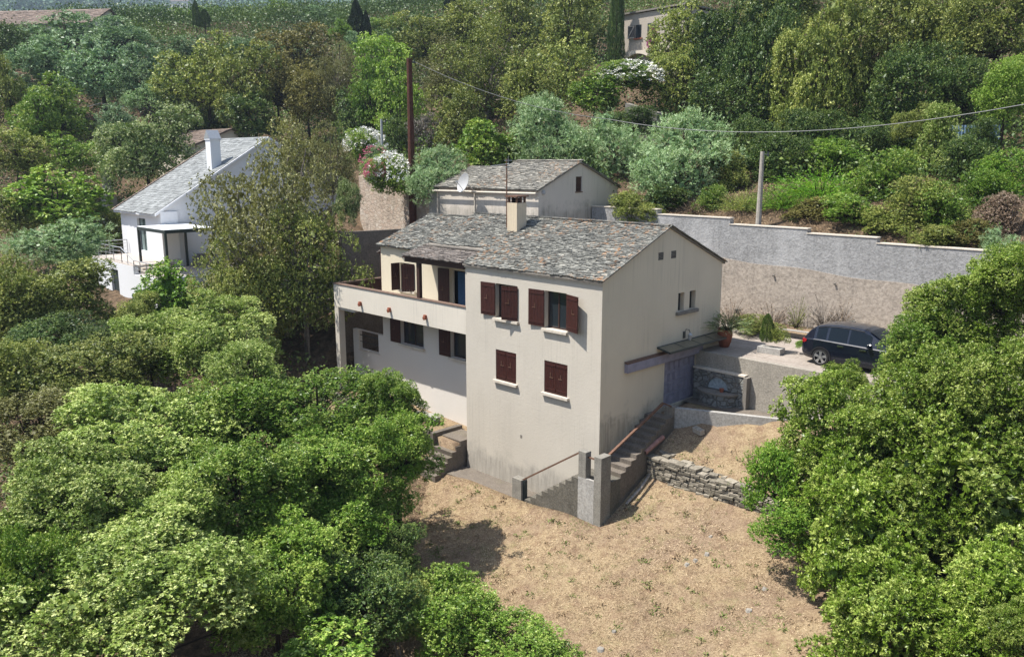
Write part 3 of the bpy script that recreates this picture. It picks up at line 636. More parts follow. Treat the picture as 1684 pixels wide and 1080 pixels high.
n2 = math.hypot(AY1 + .2 - AYR, AZR - AZE); slates(rf, (AX + .15, AY1 + .25, AZE - .05), (-1, 0, 0), (0, -(AY1 + .2 - AYR) / n2, (AZR - AZE) / n2), 5.1, n2, exp=.2, wmax=.5)
for i in range(20): rf.obox((-16.2 + i * .255, AYR, AZR + .05), ((1, 0, .05), (0, 1, 0), (0, 0, 1)), .14, .13, .014, random.random())
rf.build('roof_slates', M['slate_back'], ar)
mb = MB(); mb.tube([(-16.3, AY0 - ov - .08, AZE - .28), (AX + .05, AY0 - ov - .08, AZE - .24)], .06, 8); mb.tube([(-19.75, AY0 - ov + .05, AZE - .3), (-16.35, AY0 - ov + .05, AZE - .27)], .06, 8); mb.tube([(-16.17, AY0 - .03, AZE - .35), (-16.17, AY0 - .03, 8)], .045, 8); mb.tube([(-19.5, AY0 + .05, AZE - .35), (-19.55, AY0 + .08, 8)], .045, 8)
mb.build('gutter', M['sill'], ar)
db = MB(); dn = Vector((-.2, -.95, .35)).normalized(); q = dn.to_track_quat('Z', 'Y'); dc = Vector((-16.15, AY0 - .75, 11.62))
for ring in range(5):
    for k in range(20):
        pass
prof = [(r * .56 / 5, .16 * (r / 5) ** 2) for r in range(6)]
pv_ = [[dc + q @ Vector((r * math.cos(2 * PI * k / 20), r * math.sin(2 * PI * k / 20), z)) for k in range(20)] for r, z in prof]
for i in range(5):
    for k in range(20):
        k2 = (k + 1) % 20; db.poly([pv_[i][k], pv_[i][k2], pv_[i + 1][k2], pv_[i + 1][k]])
        db.poly([p - dn * .012 for p in (pv_[i][k], pv_[i + 1][k], pv_[i + 1][k2], pv_[i][k2])])
dish = db.build('satellite_dish', M['dish'], annex)
mb = MB(); mb.tube([dc + Vector((0, 0, -.5)), dc + dn * .55 + Vector((0, 0, -.1))], .018, 5); mb.obox(tuple(dc + dn * .56 + Vector((0, 0, -.08))), ((1, 0, 0), (0, 1, 0), (0, 0, 1)), .04, .07, .04); mb.tube([dc - dn * .02, (-16.15, AY0, 11.2)], .03, 6); mb.build('dish_arm', M['steel'], dish)
mb = MB(); mb.lathe((AX + .01, 8.95, 11.12), [(0, 0), (.1, .0), (.13, .1), (.1, .2), (0, .22)], 10); mb.build('wall_light', M['dish'], annex)

# ---------------------------------------------------------------- retaining walls and steps
rw = empty('retaining_wall', (3, 13, 5), 'long stepped roughcast retaining wall, grey above and beige below, behind the driveway', 'retaining wall')
seg = [(-11.2, -6.8, 10.35), (-6.8, -2.56, 10.1), (-2.56, 1.4, 9.81), (1.4, 4.53, 9.61), (4.53, 9.2, 9.38), (9.2, 14, 9.15), (14, 30, 8.9)]
seam = lambda x: 8.17 - (x + 2.8) * .045 + .05 * math.sin(x * 1.3)
lo = MB(); hi = MB(); cp = MB()
for (a, b, zt) in seg:
    n_ = max(2, int((b - a) / .5))
    for i in range(n_):
        xa, xb = a + (b - a) * i / n_, a + (b - a) * (i + 1) / n_
        lo.prism([(xa, 12.74, 4.4), (xb, 12.74, 4.4), (xb, 12.8, seam(xb)), (xa, 12.8, seam(xa))], (0, .38, 0))
        hi.prism([(xa, 12.83, seam(xa)), (xb, 12.83, seam(xb)), (xb, 12.83, zt), (xa, 12.83, zt)], (0, .36, 0))
    cp.box(a - .02, b + .02, 12.8, 13.22, zt + .002, zt + .05)
lo.build('lower_wall', M['render_beige'], rw); hi.build('upper_wall', M['render_grey'], rw); cp.build('coping', M['sill'], rw)
for x_ in (-.05, 2.9, 6.9):
    mb = MB(); mb.tube([(x_, 12.76, 7.6 - .03 * x_), (x_, 12.68, 7.58 - .03 * x_)], .05, 8); mb.build('weep_pipe', M['sill_dark'], rw)
cw = MB(); cw.box(.02, 13.5, 6.32, 6.56, 2.4, 5.06); court_wall = thing_mesh(cw, 'court_wall', M['court_wall'], 'grey beige roughcast wall between the sunken garage court and the driveway', 'wall')
# raised stone fountain against the court wall
fo = empty('wall_fountain', (1.3, 6.2, 3), 'stone faced wall fountain with arched niche beside the violet garage door', 'fountain')
mb = MB(); wall(mb, 'y', 6.1, .21, .07, 2.44, 3.0, 4.36, [(.75, 1.8, 3.55, 3.62)]); mb.build('stone_panel', M['fountain_stone'], fo)
mb = MB(); mb.box(.05, 2.46, 6.06, 6.315, 4.362, 4.43); mb.build('coping', M['sill'], fo)
mb = MB(); mb.box(2.445, 2.6, 6.0, 6.315, 2.98, 4.36); mb.build('end_pier', M['sill_dark'], fo)
mb = MB(); cx_, cz_ = 1.27, 3.66
for i in range(14):
    a, b = PI * i / 14, PI * (i + .9) / 14; ro, ri = .62, .48
    pts = [(cx_ + ri * math.cos(a), 6.03, cz_ + ri * math.sin(a)), (cx_ + ro * math.cos(a), 6.03, cz_ + ro * math.sin(a)), (cx_ + ro * math.cos(b), 6.03, cz_ + ro * math.sin(b)), (cx_ + ri * math.cos(b), 6.03, cz_ + ri * math.sin(b))]
    mb.prism(pts, (0, .068, 0))
mb.build('arch', M['fountain_stone'], fo)
mb = MB(); mb.prism([(cx_ + .47 * math.cos(PI * i / 12), 6.085, cz_ + .47 * math.sin(PI * i / 12)) for i in range(13)], (0, .012, 0)); mb.build('niche', concrete('niche_plaster', (.30, .35, .38), .7), fo)
mb = MB(); pts = [(cx_ + .85 * math.cos(PI + PI * i / 14), 6.098 + .55 * math.sin(PI + PI * i / 14)) for i in range(15)]
mb.prism([(x, y, 2.99) for x, y in pts], (0, 0, .55)); mb.build('basin', M['fountain_stone'], fo)
mb = MB(); pts = [(cx_ + .93 * math.cos(PI + PI * i / 14), 6.098 + .62 * math.sin(PI + PI * i / 14)) for i in range(15)]
mb.prism([(x, y, 3.542) for x, y in pts], (0, 0, .07)); mb.build('basin_rim', M['sill_dark'], fo)
pt = MB(); pt.lathe((1.55, 5.9, 3.614), [(0, 0), (.07, 0), (.1, .14), (.11, .15), (.0, .13)], 10); thing_mesh(pt, 'flower_pot', M['terracotta'], 'little terracotta pot standing on the fountain basin rim', 'plant pot')
lw = MB()
(xa, ya), (xb, yb) = LOWW
for (p, q, ta, tb) in (((xa, ya), (xb, yb), 3.36, 3.36), ((xb, yb), (xb + 1.2, yb + 1.4), 3.36, 3.36)):
    d = np.array([q[0] - p[0], q[1] - p[1], 0.]); d /= np.linalg.norm(d); n_ = np.array([-d[1], d[0], 0]) * .22
    P_ = [np.array([p[0], p[1], 1.6]), np.array([q[0], q[1], 1.6]), np.array([q[0], q[1], tb]), np.array([p[0], p[1], ta])]
    lw.prism(P_, n_)
thing_mesh(lw, 'court_parapet', M['concrete_pale'], 'low pale concrete wall bordering the dry garden below the garage court', 'wall')
pb = MB(); pb.box(.62, .99, 3.25, 3.66, 1.2, 3.4); thing_mesh(pb, 'gate_pier', M['concrete'], 'short mossy concrete pier at the top of the outside steps', 'pier')
# dry stone wall
ds = MB(); rr = np.random.default_rng(5)
ds.prism([(1.5, 1.74, .6), (6.2, 1.74, .6), (6.2, 1.8, 1.6), (1.5, 1.8, 1.9)], (0, .3, 0), .3)
for row in range(11):
    x = 1.12
    while x < 6.1:
        wd = .14 + .34 * rr.random() ** 1.5; z = 1.0 + row * .088 + rr.normal(0, .014); top = 2.0 - (x - 1.1) * .075 + .1 * math.sin(3 * x)
        if z < top:
            hgt = .03 + .022 * rr.random(); t_ = rr.normal(0, .05); s_ = rr.normal(0, .12)
            ds.obox((x + wd / 2, 1.66 + .05 * (row / 10) + rr.normal(0, .03), z), ((math.cos(s_), math.sin(s_), t_), (-math.sin(s_), math.cos(s_), .1), (-t_, -.1, 1)), wd / 2 * .97, .13 + .06 * rr.random(), hgt, float(np.clip(rr.normal(.45, .25), 0.02, 1)))
        x += wd
for i in range(26):
    x = 1.3 + rr.random() * 4.6; ds.obox((x, 1.85 + rr.random() * .3, 1.97 - (x - 1.1) * .075 + .05 * rr.random()), ((1, rr.normal(0, .4), rr.normal(0, .1)), (rr.normal(0, .4), 1, .1), (0, -.1, 1)), .1 + .12 * rr.random(), .1, .03, rr.random())
thing_mesh(ds, 'dry_stone_wall', M['dry_stone'], 'crumbling dry stone wall of thin slabs across the parched garden', 'stone wall')
# outside stair right: along the front, round the corner pillar, up the gable
st = empty('corner_staircase', (1, 0, -.5), 'stained concrete stair climbing round the front corner of the house with rusty handrails', 'staircase')
mb = MB(); pts = [(-3.3, -.55)]; nst = 9; x0, x1, z0, z1 = -2.75, -.05, -.4, 1.42
prof = [(x0 - .1, -1.2)]
for i in range(nst):
    xa, xb = x0 + (x1 - x0) * i / nst, x0 + (x1 - x0) * (i + 1) / nst; zt = z0 + (z1 - z0) * (i + 1) / nst; prof += [(xa, zt), (xb, zt)]
prof += [(1.04, 1.42), (1.04, -1.2)]
mb.prism([(x, -1.15, z) for x, z in prof], (0, 1.145, 0)); mb.build('flight', M['flight_wall'], st)
mb = MB(); prof = [(-.0, .6)]; nst2 = 10; y0, y1 = .0, 3.1; zz0, zz1 = 1.42, 3.04
for i in range(nst2):
    ya_, yb_ = y0 + (y1 - y0) * i / nst2, y0 + (y1 - y0) * (i + 1) / nst2; zt = zz0 + (zz1 - zz0) * (i + 1) / nst2; prof += [(ya_, zt), (yb_, zt)]
prof += [(3.3, 3.04), (3.3, .4), (0, .4)]
mb.prism([(.002, y, z) for y, z in prof[1:]], (1.035, 0, 0)); mb.box(.002, 1.035, -.004, 3.25, -.6, .4); mb.build('flight', M['steps'], st)
for b_ in ((-.02, .32, -1.153, -.85, 1.2, 2.5), (.72, 1.045, -1.153, -.6, -.6, 2.46), (-3.45, -2.95, -1.16, -.82, -.9, .52)):
    mb = MB(); mb.box(*b_); mb.build('newel_pillar', M['pillar'], st)
mb = MB(); mb.box(-.03, .719, -1.156, -1.05, -.6, 1.52); mb.build('landing_wall', M['concrete_pale'], st)
mb = MB(); mb.bar((-3.0, -1.0, .5), (.0, -1.0, 2.44), .08, .06); mb.bar((.3, -1.0, 2.3), (.74, -1.0, 2.3), .05, .05); mb.bar((.88, -.62, 2.36), (.9, 2.75, 3.68), .1, .06); mb.bar((.9, 2.75, 3.68), (.9, 3.3, 3.42), .05, .05); mb.build('handrail', M['rust'], st)
mb = MB(); mb.box(-2.94, -2.86, -1.06, -.9, -.45, .5); mb.build('gate_post', M['metal_dark'], st)
ap = MB(); ap.box(-7.46, -2.9, -1.15, -.002, -1.2, -.4); thing_mesh(ap, 'concrete_path', M['steps'], 'weathered concrete path along the foot of the front wall', None, None, 'structure')
# left stair and its terrace wall
ls = empty('garden_staircase', (-8, -.8, -.6), 'short flight of worn concrete steps left of the concrete path', 'staircase')
mb = MB(); prof = []; n_ = 7
for i in range(n_):
    ya_, yb_ = -1.75 + 1.75 * i / n_, -1.75 + 1.75 * (i + 1) / n_; zt = -.62 + 1.42 * (i + 1) / n_; prof += [(ya_ - .03, zt), (yb_, zt)] if i else [(ya_, zt), (yb_, zt)]
prof += [(.9, .8), (.9, -1.2), (-1.75, -1.2)]
mb.prism([(-8.85, y, z) for y, z in prof], (1.3, 0, 0)); mb.build('flight', M['steps'], ls)
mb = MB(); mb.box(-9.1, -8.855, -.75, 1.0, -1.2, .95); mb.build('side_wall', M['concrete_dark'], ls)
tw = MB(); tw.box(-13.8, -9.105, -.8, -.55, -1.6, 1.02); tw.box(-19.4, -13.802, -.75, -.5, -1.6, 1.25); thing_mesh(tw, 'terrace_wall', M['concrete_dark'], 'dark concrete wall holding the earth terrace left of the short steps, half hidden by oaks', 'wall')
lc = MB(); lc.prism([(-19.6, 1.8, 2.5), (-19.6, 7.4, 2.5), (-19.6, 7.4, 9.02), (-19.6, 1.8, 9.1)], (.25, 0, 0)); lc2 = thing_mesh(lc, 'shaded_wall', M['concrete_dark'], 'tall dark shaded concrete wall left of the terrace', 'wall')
rb = MB(); rb.prism([(-29, 10, 6), (-20.2, 9.6, 6), (-20.2, 9.6, 10.75), (-21.6, 9.67, 10.85), (-22.4, 9.7, 11.25), (-27, 9.9, 11.5), (-29, 10, 11.85)], (0, .4, 0)); rb.prism([(-29.4, 10, 6), (-29.4, 10, 11.85), (-29.4, 18, 12.6), (-29.4, 18, 7)], (.399, 0, 0)); thing_mesh(rb, 'rubble_wall', M['rubble'], 'pinkish rubble stone wall under the oleanders left of the annex', 'stone wall')
eb = MB(); eb.box(-20.6, -19.55, 8.9, 9.3, 7, 11.2); thing_mesh(eb, 'wall_pier', M['concrete_pale'], 'pale concrete pier at the left end of the annex', 'pier')
ug = MB(); p0 = at(1028, 182, 58); p1 = at(1080, 188, 57); ug.prism([p0 - [0, 0, 4.5], p1 - [0, 0, 4.5], p1 + [0, 0, .1], p0 + [0, 0, .5]], (.2, .3, 0)); thing_mesh(ug, 'garden_wall', M['concrete'], 'weathered garden wall below the white oleander on the hillside', 'wall')

# ---------------------------------------------------------------- white house on the left
wh = empty('white_house', (-38, 3, 4), 'white rendered house with pale slate roof and dark pergola on the left', 'house')
KX, KX0, KY, KZ = -34.9, -41.5, -1.44, 9.75; WR = (6.4, 14.45); sl = (WR[1] - KZ) / (WR[0] - KY)
DW = (-38.7, -37.3, 6.95, 9.1)
mb = MB(); wall(mb, 'y', KY, .3, KX0, KX, 6.6, KZ, [DW]); mb.build('front_wall', M['white'], wh)
mb = MB(); mb.prism([(KX, KY + .301, 3), (KX, 12, 3), (KX, 12, 11.6), (KX, WR[0], WR[1] - .05), (KX, KY + .301, KZ)], (-.3, 0, 0)); mb.prism([(KX0 + .3, KY + .301, 3), (KX0 + .3, 12, 3), (KX0 + .3, 12, 11.6), (KX0 + .3, WR[0], WR[1] - .05), (KX0 + .3, KY + .301, KZ)], (-.3, 0, 0)); mb.box(KX + .002, KX + .12, KY, KY + 1.1, 6.6, KZ - .1); mb.build('gable_wall', M['white'], wh)
dk = MB(); deck(dk, KX0 - .25, KX + .15, KY - .35, KZ - .35 * sl, WR[0], WR[1], .16); deck(dk, KX0 - .25, KX + .15, 12.2, 11.5, WR[0], WR[1], .16); wr = dk.build('roof', M['white'], wh)
rf = MB(); n1 = math.hypot(WR[0] - KY, WR[1] - KZ); slates(rf, (KX0 - .3, KY - .42, KZ - .42 * sl), (1, 0, 0), (0, (WR[0] - KY) / n1, (WR[1] - KZ) / n1), 6.95, n1 + .5, wmin=.3, wmax=.6, exp=.26, th=.02, jit=.006)
n2 = math.hypot(5.6, 2.95); slates(rf, (KX + .15, 12.2, 11.5), (-1, 0, 0), (0, -5.8 / n2, 2.95 / n2), 6.9, n2, wmin=.3, wmax=.6, exp=.26); rf.build('roof_slates', M['slate_white'], wr)
mb = MB()
for i in range(30): t_ = (i + .5) / 30; mb.obox((KX0 - .28, KY - .4 + (WR[0] - KY + .4) * t_, KZ - .4 * sl + (WR[1] - KZ + .4 * sl) * t_ + .06), ((1, 0, 0), (0, 1 / math.hypot(1, sl), sl / math.hypot(1, sl)), (0, -sl / math.hypot(1, sl), 1 / math.hypot(1, sl))), .12, .2, .03, .3)
mb.build('verge_tiles', M['tile_red'], wr)
mb = MB(); cxy = (-36.1, 3.0); mb.box(cxy[0] - .35, cxy[0] + .35, cxy[1] - .35, cxy[1] + .35, 12.0, 14.2); mb.box(cxy[0] - .4, cxy[0] + .4, cxy[1] - .4, cxy[1] + .4, 14.202, 14.3); wc = mb.build('chimney', M['white'], wr)
mb = MB(); mb.prism([(cxy[0] - .4, cxy[1] - .42, 14.302), (cxy[0] + .4, cxy[1] - .42, 14.302), (cxy[0], cxy[1] - .42, 14.85)], (0, .84, 0)); mb.build('chimney_cap', M['steel'], wc)
wd_ = MB(); wd_.box(DW[0], DW[0] + .08, KY + .15, KY + .22, DW[2], DW[3]); wd_.box(DW[1] - .08, DW[1], KY + .15, KY + .22, DW[2], DW[3]); wd_.box(DW[0] + .08, DW[1] - .08, KY + .15, KY + .22, DW[3] - .08, DW[3]); wd_.box((DW[0] + DW[1]) / 2 - .04, (DW[0] + DW[1]) / 2 + .04, KY + .15, KY + .22, DW[2], DW[3] - .08)
wdo = wd_.build('patio_door', M['metal_dark'], wh)
mb = MB(); mb.box(DW[0] + .08, DW[1] - .08, KY + .18, KY + .19, DW[2], DW[3] - .08); mb.build('pane', plain('pale_glass', (.16, .21, .20), .3, .08, .6, 1), wdo)
# terrace, lower storey, railing, steps
mb = MB(); wall(mb, 'y', -4.0, .3, -40.6, -33.2, 2.5, 6.55, [(-37.0, -35.75, 3.9, 6.1)]); mb.box(-40.6, -40.3, -3.699, KY, 2.5, 6.55); wall(mb, 'y', -4.002, .3, -33.198, -30, 2.5, 6.05); mb.box(-30.3, -30, -3.7, 7.5, 2.5, 6.05); mb.build('lower_wall', M['white'], wh)
mb = MB(); mb.box(-40.598, -33.22, -3.98, KY - .002, 6.4, 6.6); mb.box(-33.2, -30.31, -3.7, 7.4, 5.9, 6.1); mb.box(-34.78, -33.201, KY, 7.4, 5.9, 6.1); mb.build('terrace_floor', M['deck'], wh)
mb = MB(); mb.box(-36.98, -35.77, -3.85, -3.8, 3.92, 6.08); mb.build('basement_window', M['metal_dark'], wh)
rl = MB()
def rail(mb, p, q, n, hgt=.95):
    p = np.array(p, float); q = np.array(q, float); u_ = np.array([0, 0, hgt])
    for i in range(n + 1): c = p + (q - p) * i / n; mb.tube([c, c + u_], .025, 5)
    mb.tube([p + u_, q + u_], .03, 5)
    for k in (.25, .5, .75): mb.tube([p + u_ * k, q + u_ * k], .009, 4)
rail(rl, (-40.5, -3.9, 6.6), (-35.2, -3.9, 6.6), 4); rail(rl, (-40.5, -3.9, 6.6), (-40.5, KY - .1, 6.6), 2); rail(rl, (-35.2, -3.9, 6.6), (-33.3, -3.9, 5.9), 2); rail(rl, (-33.3, -3.9, 5.95), (-30.5, -3.9, 5.95), 3)
rl.build('railing', M['steel'], wh)
mb = MB()
for i in range(4): mb.box(-33.2 + i * .35, -32.85 + i * .35, -3.6, -1.8, 4.5, 6.45 - i * .16)
mb.build('terrace_steps', M['sill'], wh)
pg = empty('pergola', (-34, 0, 6), 'black steel pergola with white canopy beside the white house', 'pergola')

gx0, gx1, gy0, gy1, gz = -34.75, -30.6, -3.0, .1, 8.62
mb = MB(); mb.box(gx0, gx1, gy0, gy0 + .12, gz, gz + .2); mb.box(gx0, gx1, gy1 - .12, gy1, gz, gz + .2); mb.box(gx0, gx0 + .12, gy0 + .12, gy1 - .12, gz, gz + .2); mb.box(gx1 - .12, gx1, gy0 + .12, gy1 - .12, gz, gz + .2); mb.build('frame', M['metal_dark'], pg)
mb = MB(); mb.box(gx0 + .02, gx1 - .02, gy0 + .02, gy1 - .02, gz + .201, gz + .23); mb.build('canopy', M['awning'], pg)
for x_, y_ in ((gx0, gy0), (gx1 - .13, gy0), (gx0, gy1 - .13), (gx1 - .13, gy1 - .13)):
    mb = MB(); mb.box(x_, x_ + .13, y_, y_ + .13, 6.1, gz - .001); mb.build('post', M['metal_dark'], pg)
mb = MB(); mb.box(-34.5, -33.4, .3, 1.2, 6.1, 6.75); mb.box(-34.3, -33.6, .5, 1.0, 6.75, 6.9); thing_mesh(mb, 'garden_bench', M['sill_dark'], 'grey garden seat under the pergola of the white house', 'bench')

# ---------------------------------------------------------------- buildings further off
def small_house(name, label, c, hx, hy, hz, rise, yaw, wallm, roofm, wins=(), roofrows=.3):
    """gabled house: ridge along local x"""
    e = empty(name, c, label, 'house'); ca, sa = math.cos(yaw), math.sin(yaw); c = np.array(c, float)
    W = lambda x, y, z: c + np.array([ca * x - sa * y, sa * x + ca * y, z])
    mb = MB(); mb.hexa([W(x, y, z) for z in (-6, hz) for y in (-hy, hy) for x in (-hx, hx)])
    for s_ in (-1, 1): mb.prism([W(s_ * hx, -hy, hz + .001), W(s_ * hx, hy, hz + .001), W(s_ * hx, 0, hz + rise)], np.array([ca, sa, 0]) * -s_ * .2)
    wl_ = mb.build('wall', wallm, e)
    mb = MB(); n1 = math.hypot(hy, rise); o_ = .3
    for s_ in (-1, 1):
        A = W(-s_ * (hx + o_), -s_ * (hy + o_), hz - o_ * rise / hy); u_ = np.array([ca, sa, 0]) * s_; v_ = W(0, 0, hz + rise) - W(0, -s_ * hy, hz); v_ = v_ / np.linalg.norm(v_); B = A + u_ * 2 * (hx + o_); L_ = n1 * (1 + o_ / hy)
        mb.prism([A, B, B + v_ * L_, A + v_ * L_], (0, 0, .08), .3); slates(mb, A + np.array([0, 0, .1]), u_, v_, 2 * (hx + o_), L_, wmin=.3, wmax=.7, exp=roofrows, th=.03)
    mb.build('roof', roofm, e)
    for (fx, fy, z0, w_, h_, face) in wins:
        mb = MB(); d = .06
        if face == 'y': mb.hexa([W(x, y, z) for z in (z0, z0 + h_) for y in (-hy - d, -hy + .05) for x in (fx, fx + w_)])
        else: mb.hexa([W(x, y, z) for z in (z0, z0 + h_) for y in (fy, fy + w_) for x in (hx - .05, hx + d)])
        mb.build('window', M['black'], e)
    return e, W
p = at(345, 232, 76); small_house('cottage', 'low cottage with a weathered orange tile roof behind the white chimney', (p[0], p[1], p[2] - 3.4), 4.2, 3.2, 3.0, 1.3, 0.0, M['cream_far'], M['tile_red'])
p = at(88, 36, 106); small_house('hill_house', 'long cream house with a brown tiled roof at the top left above the olive trees', (p[0], p[1], p[2] - 5.2), 7.6, 4.4, 4.2, 2.3, PI / 4 - .12, M['cream_far'], M['tile_red'], [(-7, 0, 2, 1, 1.3, 'y')])
# tower house at the top
tp = np.array([-29.0, 39.5, 23.6]); e = empty('tower_house', (tp[0], tp[1], tp[2] - 6), 'tall flat fronted beige house with open shutters on the hill above the white oleander', 'house')
TW = lambda x, y, z: tp + np.array([x, y, z])
def tbox(mb, x0, x1, y0, y1, z0, z1): mb.hexa([TW(x, y, z) for z in (z0, z1) for y in (y0, y1) for x in (x0, x1)])
mb = MB(); tbox(mb, -1.25, 5.5, 0, 6, -6, 1.98); mb.build('wall', M['tower'], e)
mb = MB(); mb.hexa([TW(*q) for q in [(-1.4, -.2, 1.99), (5.7, -.2, 2.1), (-1.4, 6.2, 1.99), (5.7, 6.2, 2.1), (-1.4, -.2, 2.13), (5.7, -.2, 2.24), (-1.4, 6.2, 2.13), (5.7, 6.2, 2.24)]]); mb.build('roof', M['sill_dark'], e)
mb = MB(); tbox(mb, .35, .95, -.03, .02, -.1, 1.0); tw_ = mb.build('window', M['glass'], e)
mb = MB(); tbox(mb, -.45, .25, -.12, -.06, -.1, 1.0); s_ = mb.build('shutter', plain('grey_shutter', (.10, .09, .085), .1), tw_)
mb = MB(); tbox(mb, -.45, .25, -.15, -.121, -.1, -.02); tbox(mb, -.45, .25, -.15, -.121, .88, .96); mb.prism([TW(-.45, -.15, 0), TW(-.35, -.15, 0), TW(.25, -.15, .86), TW(.15, -.15, .86)], (0, .028, 0)); mb.build('batten', M['sill'], s_)
mb = MB(); tbox(mb, .2, 1.1, -.12, .02, -.22, -.11); mb.build('sill', M['terracotta'], tw_)
mb = MB(); tbox(mb, 1.7, 2.5, -.12, -.06, .3, 1.0); mb.build('shutter', M['metal_dark'], e)
mb = MB(); tbox(mb, -.5, 2.4, -.6, -.001, -1.5, -1.25); pts = [TW(-.3 + 2.6 * i / 10, -.6, -1.9 + .4 * math.sin(PI * i / 10)) for i in range(11)]; mb.prism(pts + [TW(2.3, -.6, -1.501), TW(-.3, -.6, -1.501)], (0, .58, 0)); mb.build('balcony', M['cream_far'], e)
# dark sheet fence on the bank at the right
sf = empty('sheet_fence', tuple(at(1560, 235, 47)), 'blue corrugated metal fence in the shade of the oaks at the upper right', 'fence')
a_ = at(1466, 224, 47); b_ = at(1650, 222, 46); d_ = (b_ - a_); L_ = np.linalg.norm(d_[:2]); d_ /= L_; n_ = np.array([-d_[1], d_[0], 0])
mb = MB(); k = int(L_ / .08)
for i in range(k):
    q0 = a_ + d_ * .08 * i + n_ * (.02 if i % 2 else -.02); q1 = a_ + d_ * .08 * (i + 1) + n_ * (-.02 if i % 2 else .02)
    mb.prism([q0 - [0, 0, 1.6], q1 - [0, 0, 1.6], q1 + [0, 0, .55], q0 + [0, 0, .55]], n_ * .006)
mb.build('sheet', M['blue_metal'], sf)
for i in range(5):
    q0 = a_ + d_ * L_ * (i + .03) / 4.2 + n_ * .08; mb = MB(); mb.tube([q0 - [0, 0, 1.8], q0 + [0, 0, .6]], .04, 6); mb.build('post', M['rust'], sf)

# ---------------------------------------------------------------- poles and cables
def pole(name, label, px, ptop, dep, r, mat, parts=None, group=None):
    t_ = at(px, ptop, dep); z = Hs(t_[0], t_[1]); e = empty(name, (t_[0], t_[1], z), label, 'utility pole', group)
    mb = MB(); mb.tube([(t_[0], t_[1], z - .5), (t_[0], t_[1], t_[2])], [r * 1.25, r * .8], 10); mb.build('shaft', mat, e)
    mb = MB(); mb.tube([(t_[0] - .05, t_[1], t_[2] - .18), (t_[0] + .28 * _R[0], t_[1] + .28 * _R[1], t_[2] - .15)], .03, 5); mb.tube([(t_[0] + .28 * _R[0], t_[1] + .28 * _R[1], t_[2] - .25), (t_[0] + .28 * _R[0], t_[1] + .28 * _R[1], t_[2] - .02)], .045, 8); mb.build('insulator_bracket', M['metal_dark'], e)
    return t_
T1 = pole('utility_pole', 'tall dark brown wooden pole beside the oleanders', 673, 97, 50, .2, M['wood_pole'])
T2 = pole('utility_pole', 'pale concrete pole standing on the bank just above the retaining wall', 1254, 249, 39.6, .12, M['conc_pole'])
T3 = pole('utility_pole', 'thin grey pole left of the white chimney in front of dark trees', 324, 164, 82, .11, M['grey_pole'])
T4 = pole('utility_pole', 'slim grey pole right beside the pink and white oleander', 627, 196, 56, .09, M['grey_pole'])
T5 = pole('utility_pole', 'short pale post among dark leaves right of the tall brown pole', 796, 205, 60, .13, M['conc_pole'])
T6 = pole('utility_pole', 'faint thin pole against dark trees left of the oleander', 577, 178, 75, .07, M['grey_pole'])
T7 = pole('utility_pole', 'tiny far pole beside the dark conifer on the skyline', 607, 26, 105, .1, M['conc_pole'])
def cable(name, label, pts, sag, r=.028):
    mb = MB(); P = []
    for (p, q, s_) in zip(pts[:-1], pts[1:], sag):
        for i in range(16): t_ = i / 16; P.append(p + (q - p) * t_ - np.array([0, 0, s_ * 4 * t_ * (1 - t_)]))
    P.append(pts[-1]); mb.tube(P, r, 5); thing_mesh(mb, name, M['cable'], label, 'cable')
cable('power_cable', 'long grey cable sagging from the tall brown pole across the hillside to the upper right', [T1 + np.array([.2, .2, -.15]), at(1000, 196, 49), at(1684, 172, 33), at(1900, 120, 28)], [.55, .9, .3], .017)
cable('power_cable', 'thin cable running left from the grey pole across the dark olive trees', [T3 + np.array([0, 0, -.1]), at(165, 170, 80), at(-60, 190, 75)], [.5, .6], .03)
tp_ = at(175, 280, 66); z = Hs(tp_[0], tp_[1]); mb = MB(); mb.box(tp_[0] - .55, tp_[0] + .55, tp_[1] - .4, tp_[1] + .4, z - 1, tp_[2] - 2.1); mb.box(tp_[0] - .38, tp_[0] + .38, tp_[1] - .3, tp_[1] + .3, tp_[2] - 2.099, tp_[2]); thing_mesh(mb, 'stone_pillar', M['concrete_pale'], 'square pale masonry pillar among bushes left of the white house', 'pillar')

# ---------------------------------------------------------------- car
car = empty('parked_car', (6.2, 8.35, 5.03), 'dark blue compact crossover car parked on the driveway beside the retaining wall', 'car')
ox, oy, oz = 3.98, 8.42, 5.03
ST = [ # x, half width, z bottom, z shoulder, roof half width, roof z
 (0.0, .72, .45, .78, .70, .86), (.04, .80, .36, .86, .72, .98), (.12, .86, .28, .95, .72, 1.10), (.30, .895, .25, .99, .69, 1.33), (.52, .91, .22, 1.01, .66, 1.49), (.80, .915, .21, 1.01, .645, 1.565),
 (1.3, .92, .20, 1.0, .64, 1.61), (1.9, .92, .20, .985, .635, 1.615), (2.35, .92, .20, .975, .63, 1.59), (2.65, .92, .20, .965, .63, 1.50), (2.95, .918, .20, .96, .645, 1.32), (3.22, .915, .20, .955, .68, 1.11), (3.42, .91, .21, .94, .74, 1.00), (3.8, .90, .22, .90, .74, .955), (4.15, .87, .25, .82, .72, .89), (4.33, .80, .32, .70, .66, .78), (4.42, .70, .42, .58, .60, .64)]
def sect(s):
    x, w_, zb, zs, wr_, zr = s
    return [(x, w_ * .90, zb), (x, w_ * .985, zb + .12), (x, w_, zb + (zs - zb) * .55), (x, w_ * .985, zs - .02), (x, w_ * .95, zs + .012), (x, wr_ + (w_ * .95 - wr_) * .06, zr - .055 if zr - zs > .12 else (zs + zr) / 2 + .01), (x, wr_ * .9, zr - .008), (x, wr_ * .5, zr + .012), (x, 0, zr + .018)]
SC = [sect(s) for s in ST]
body = MB()
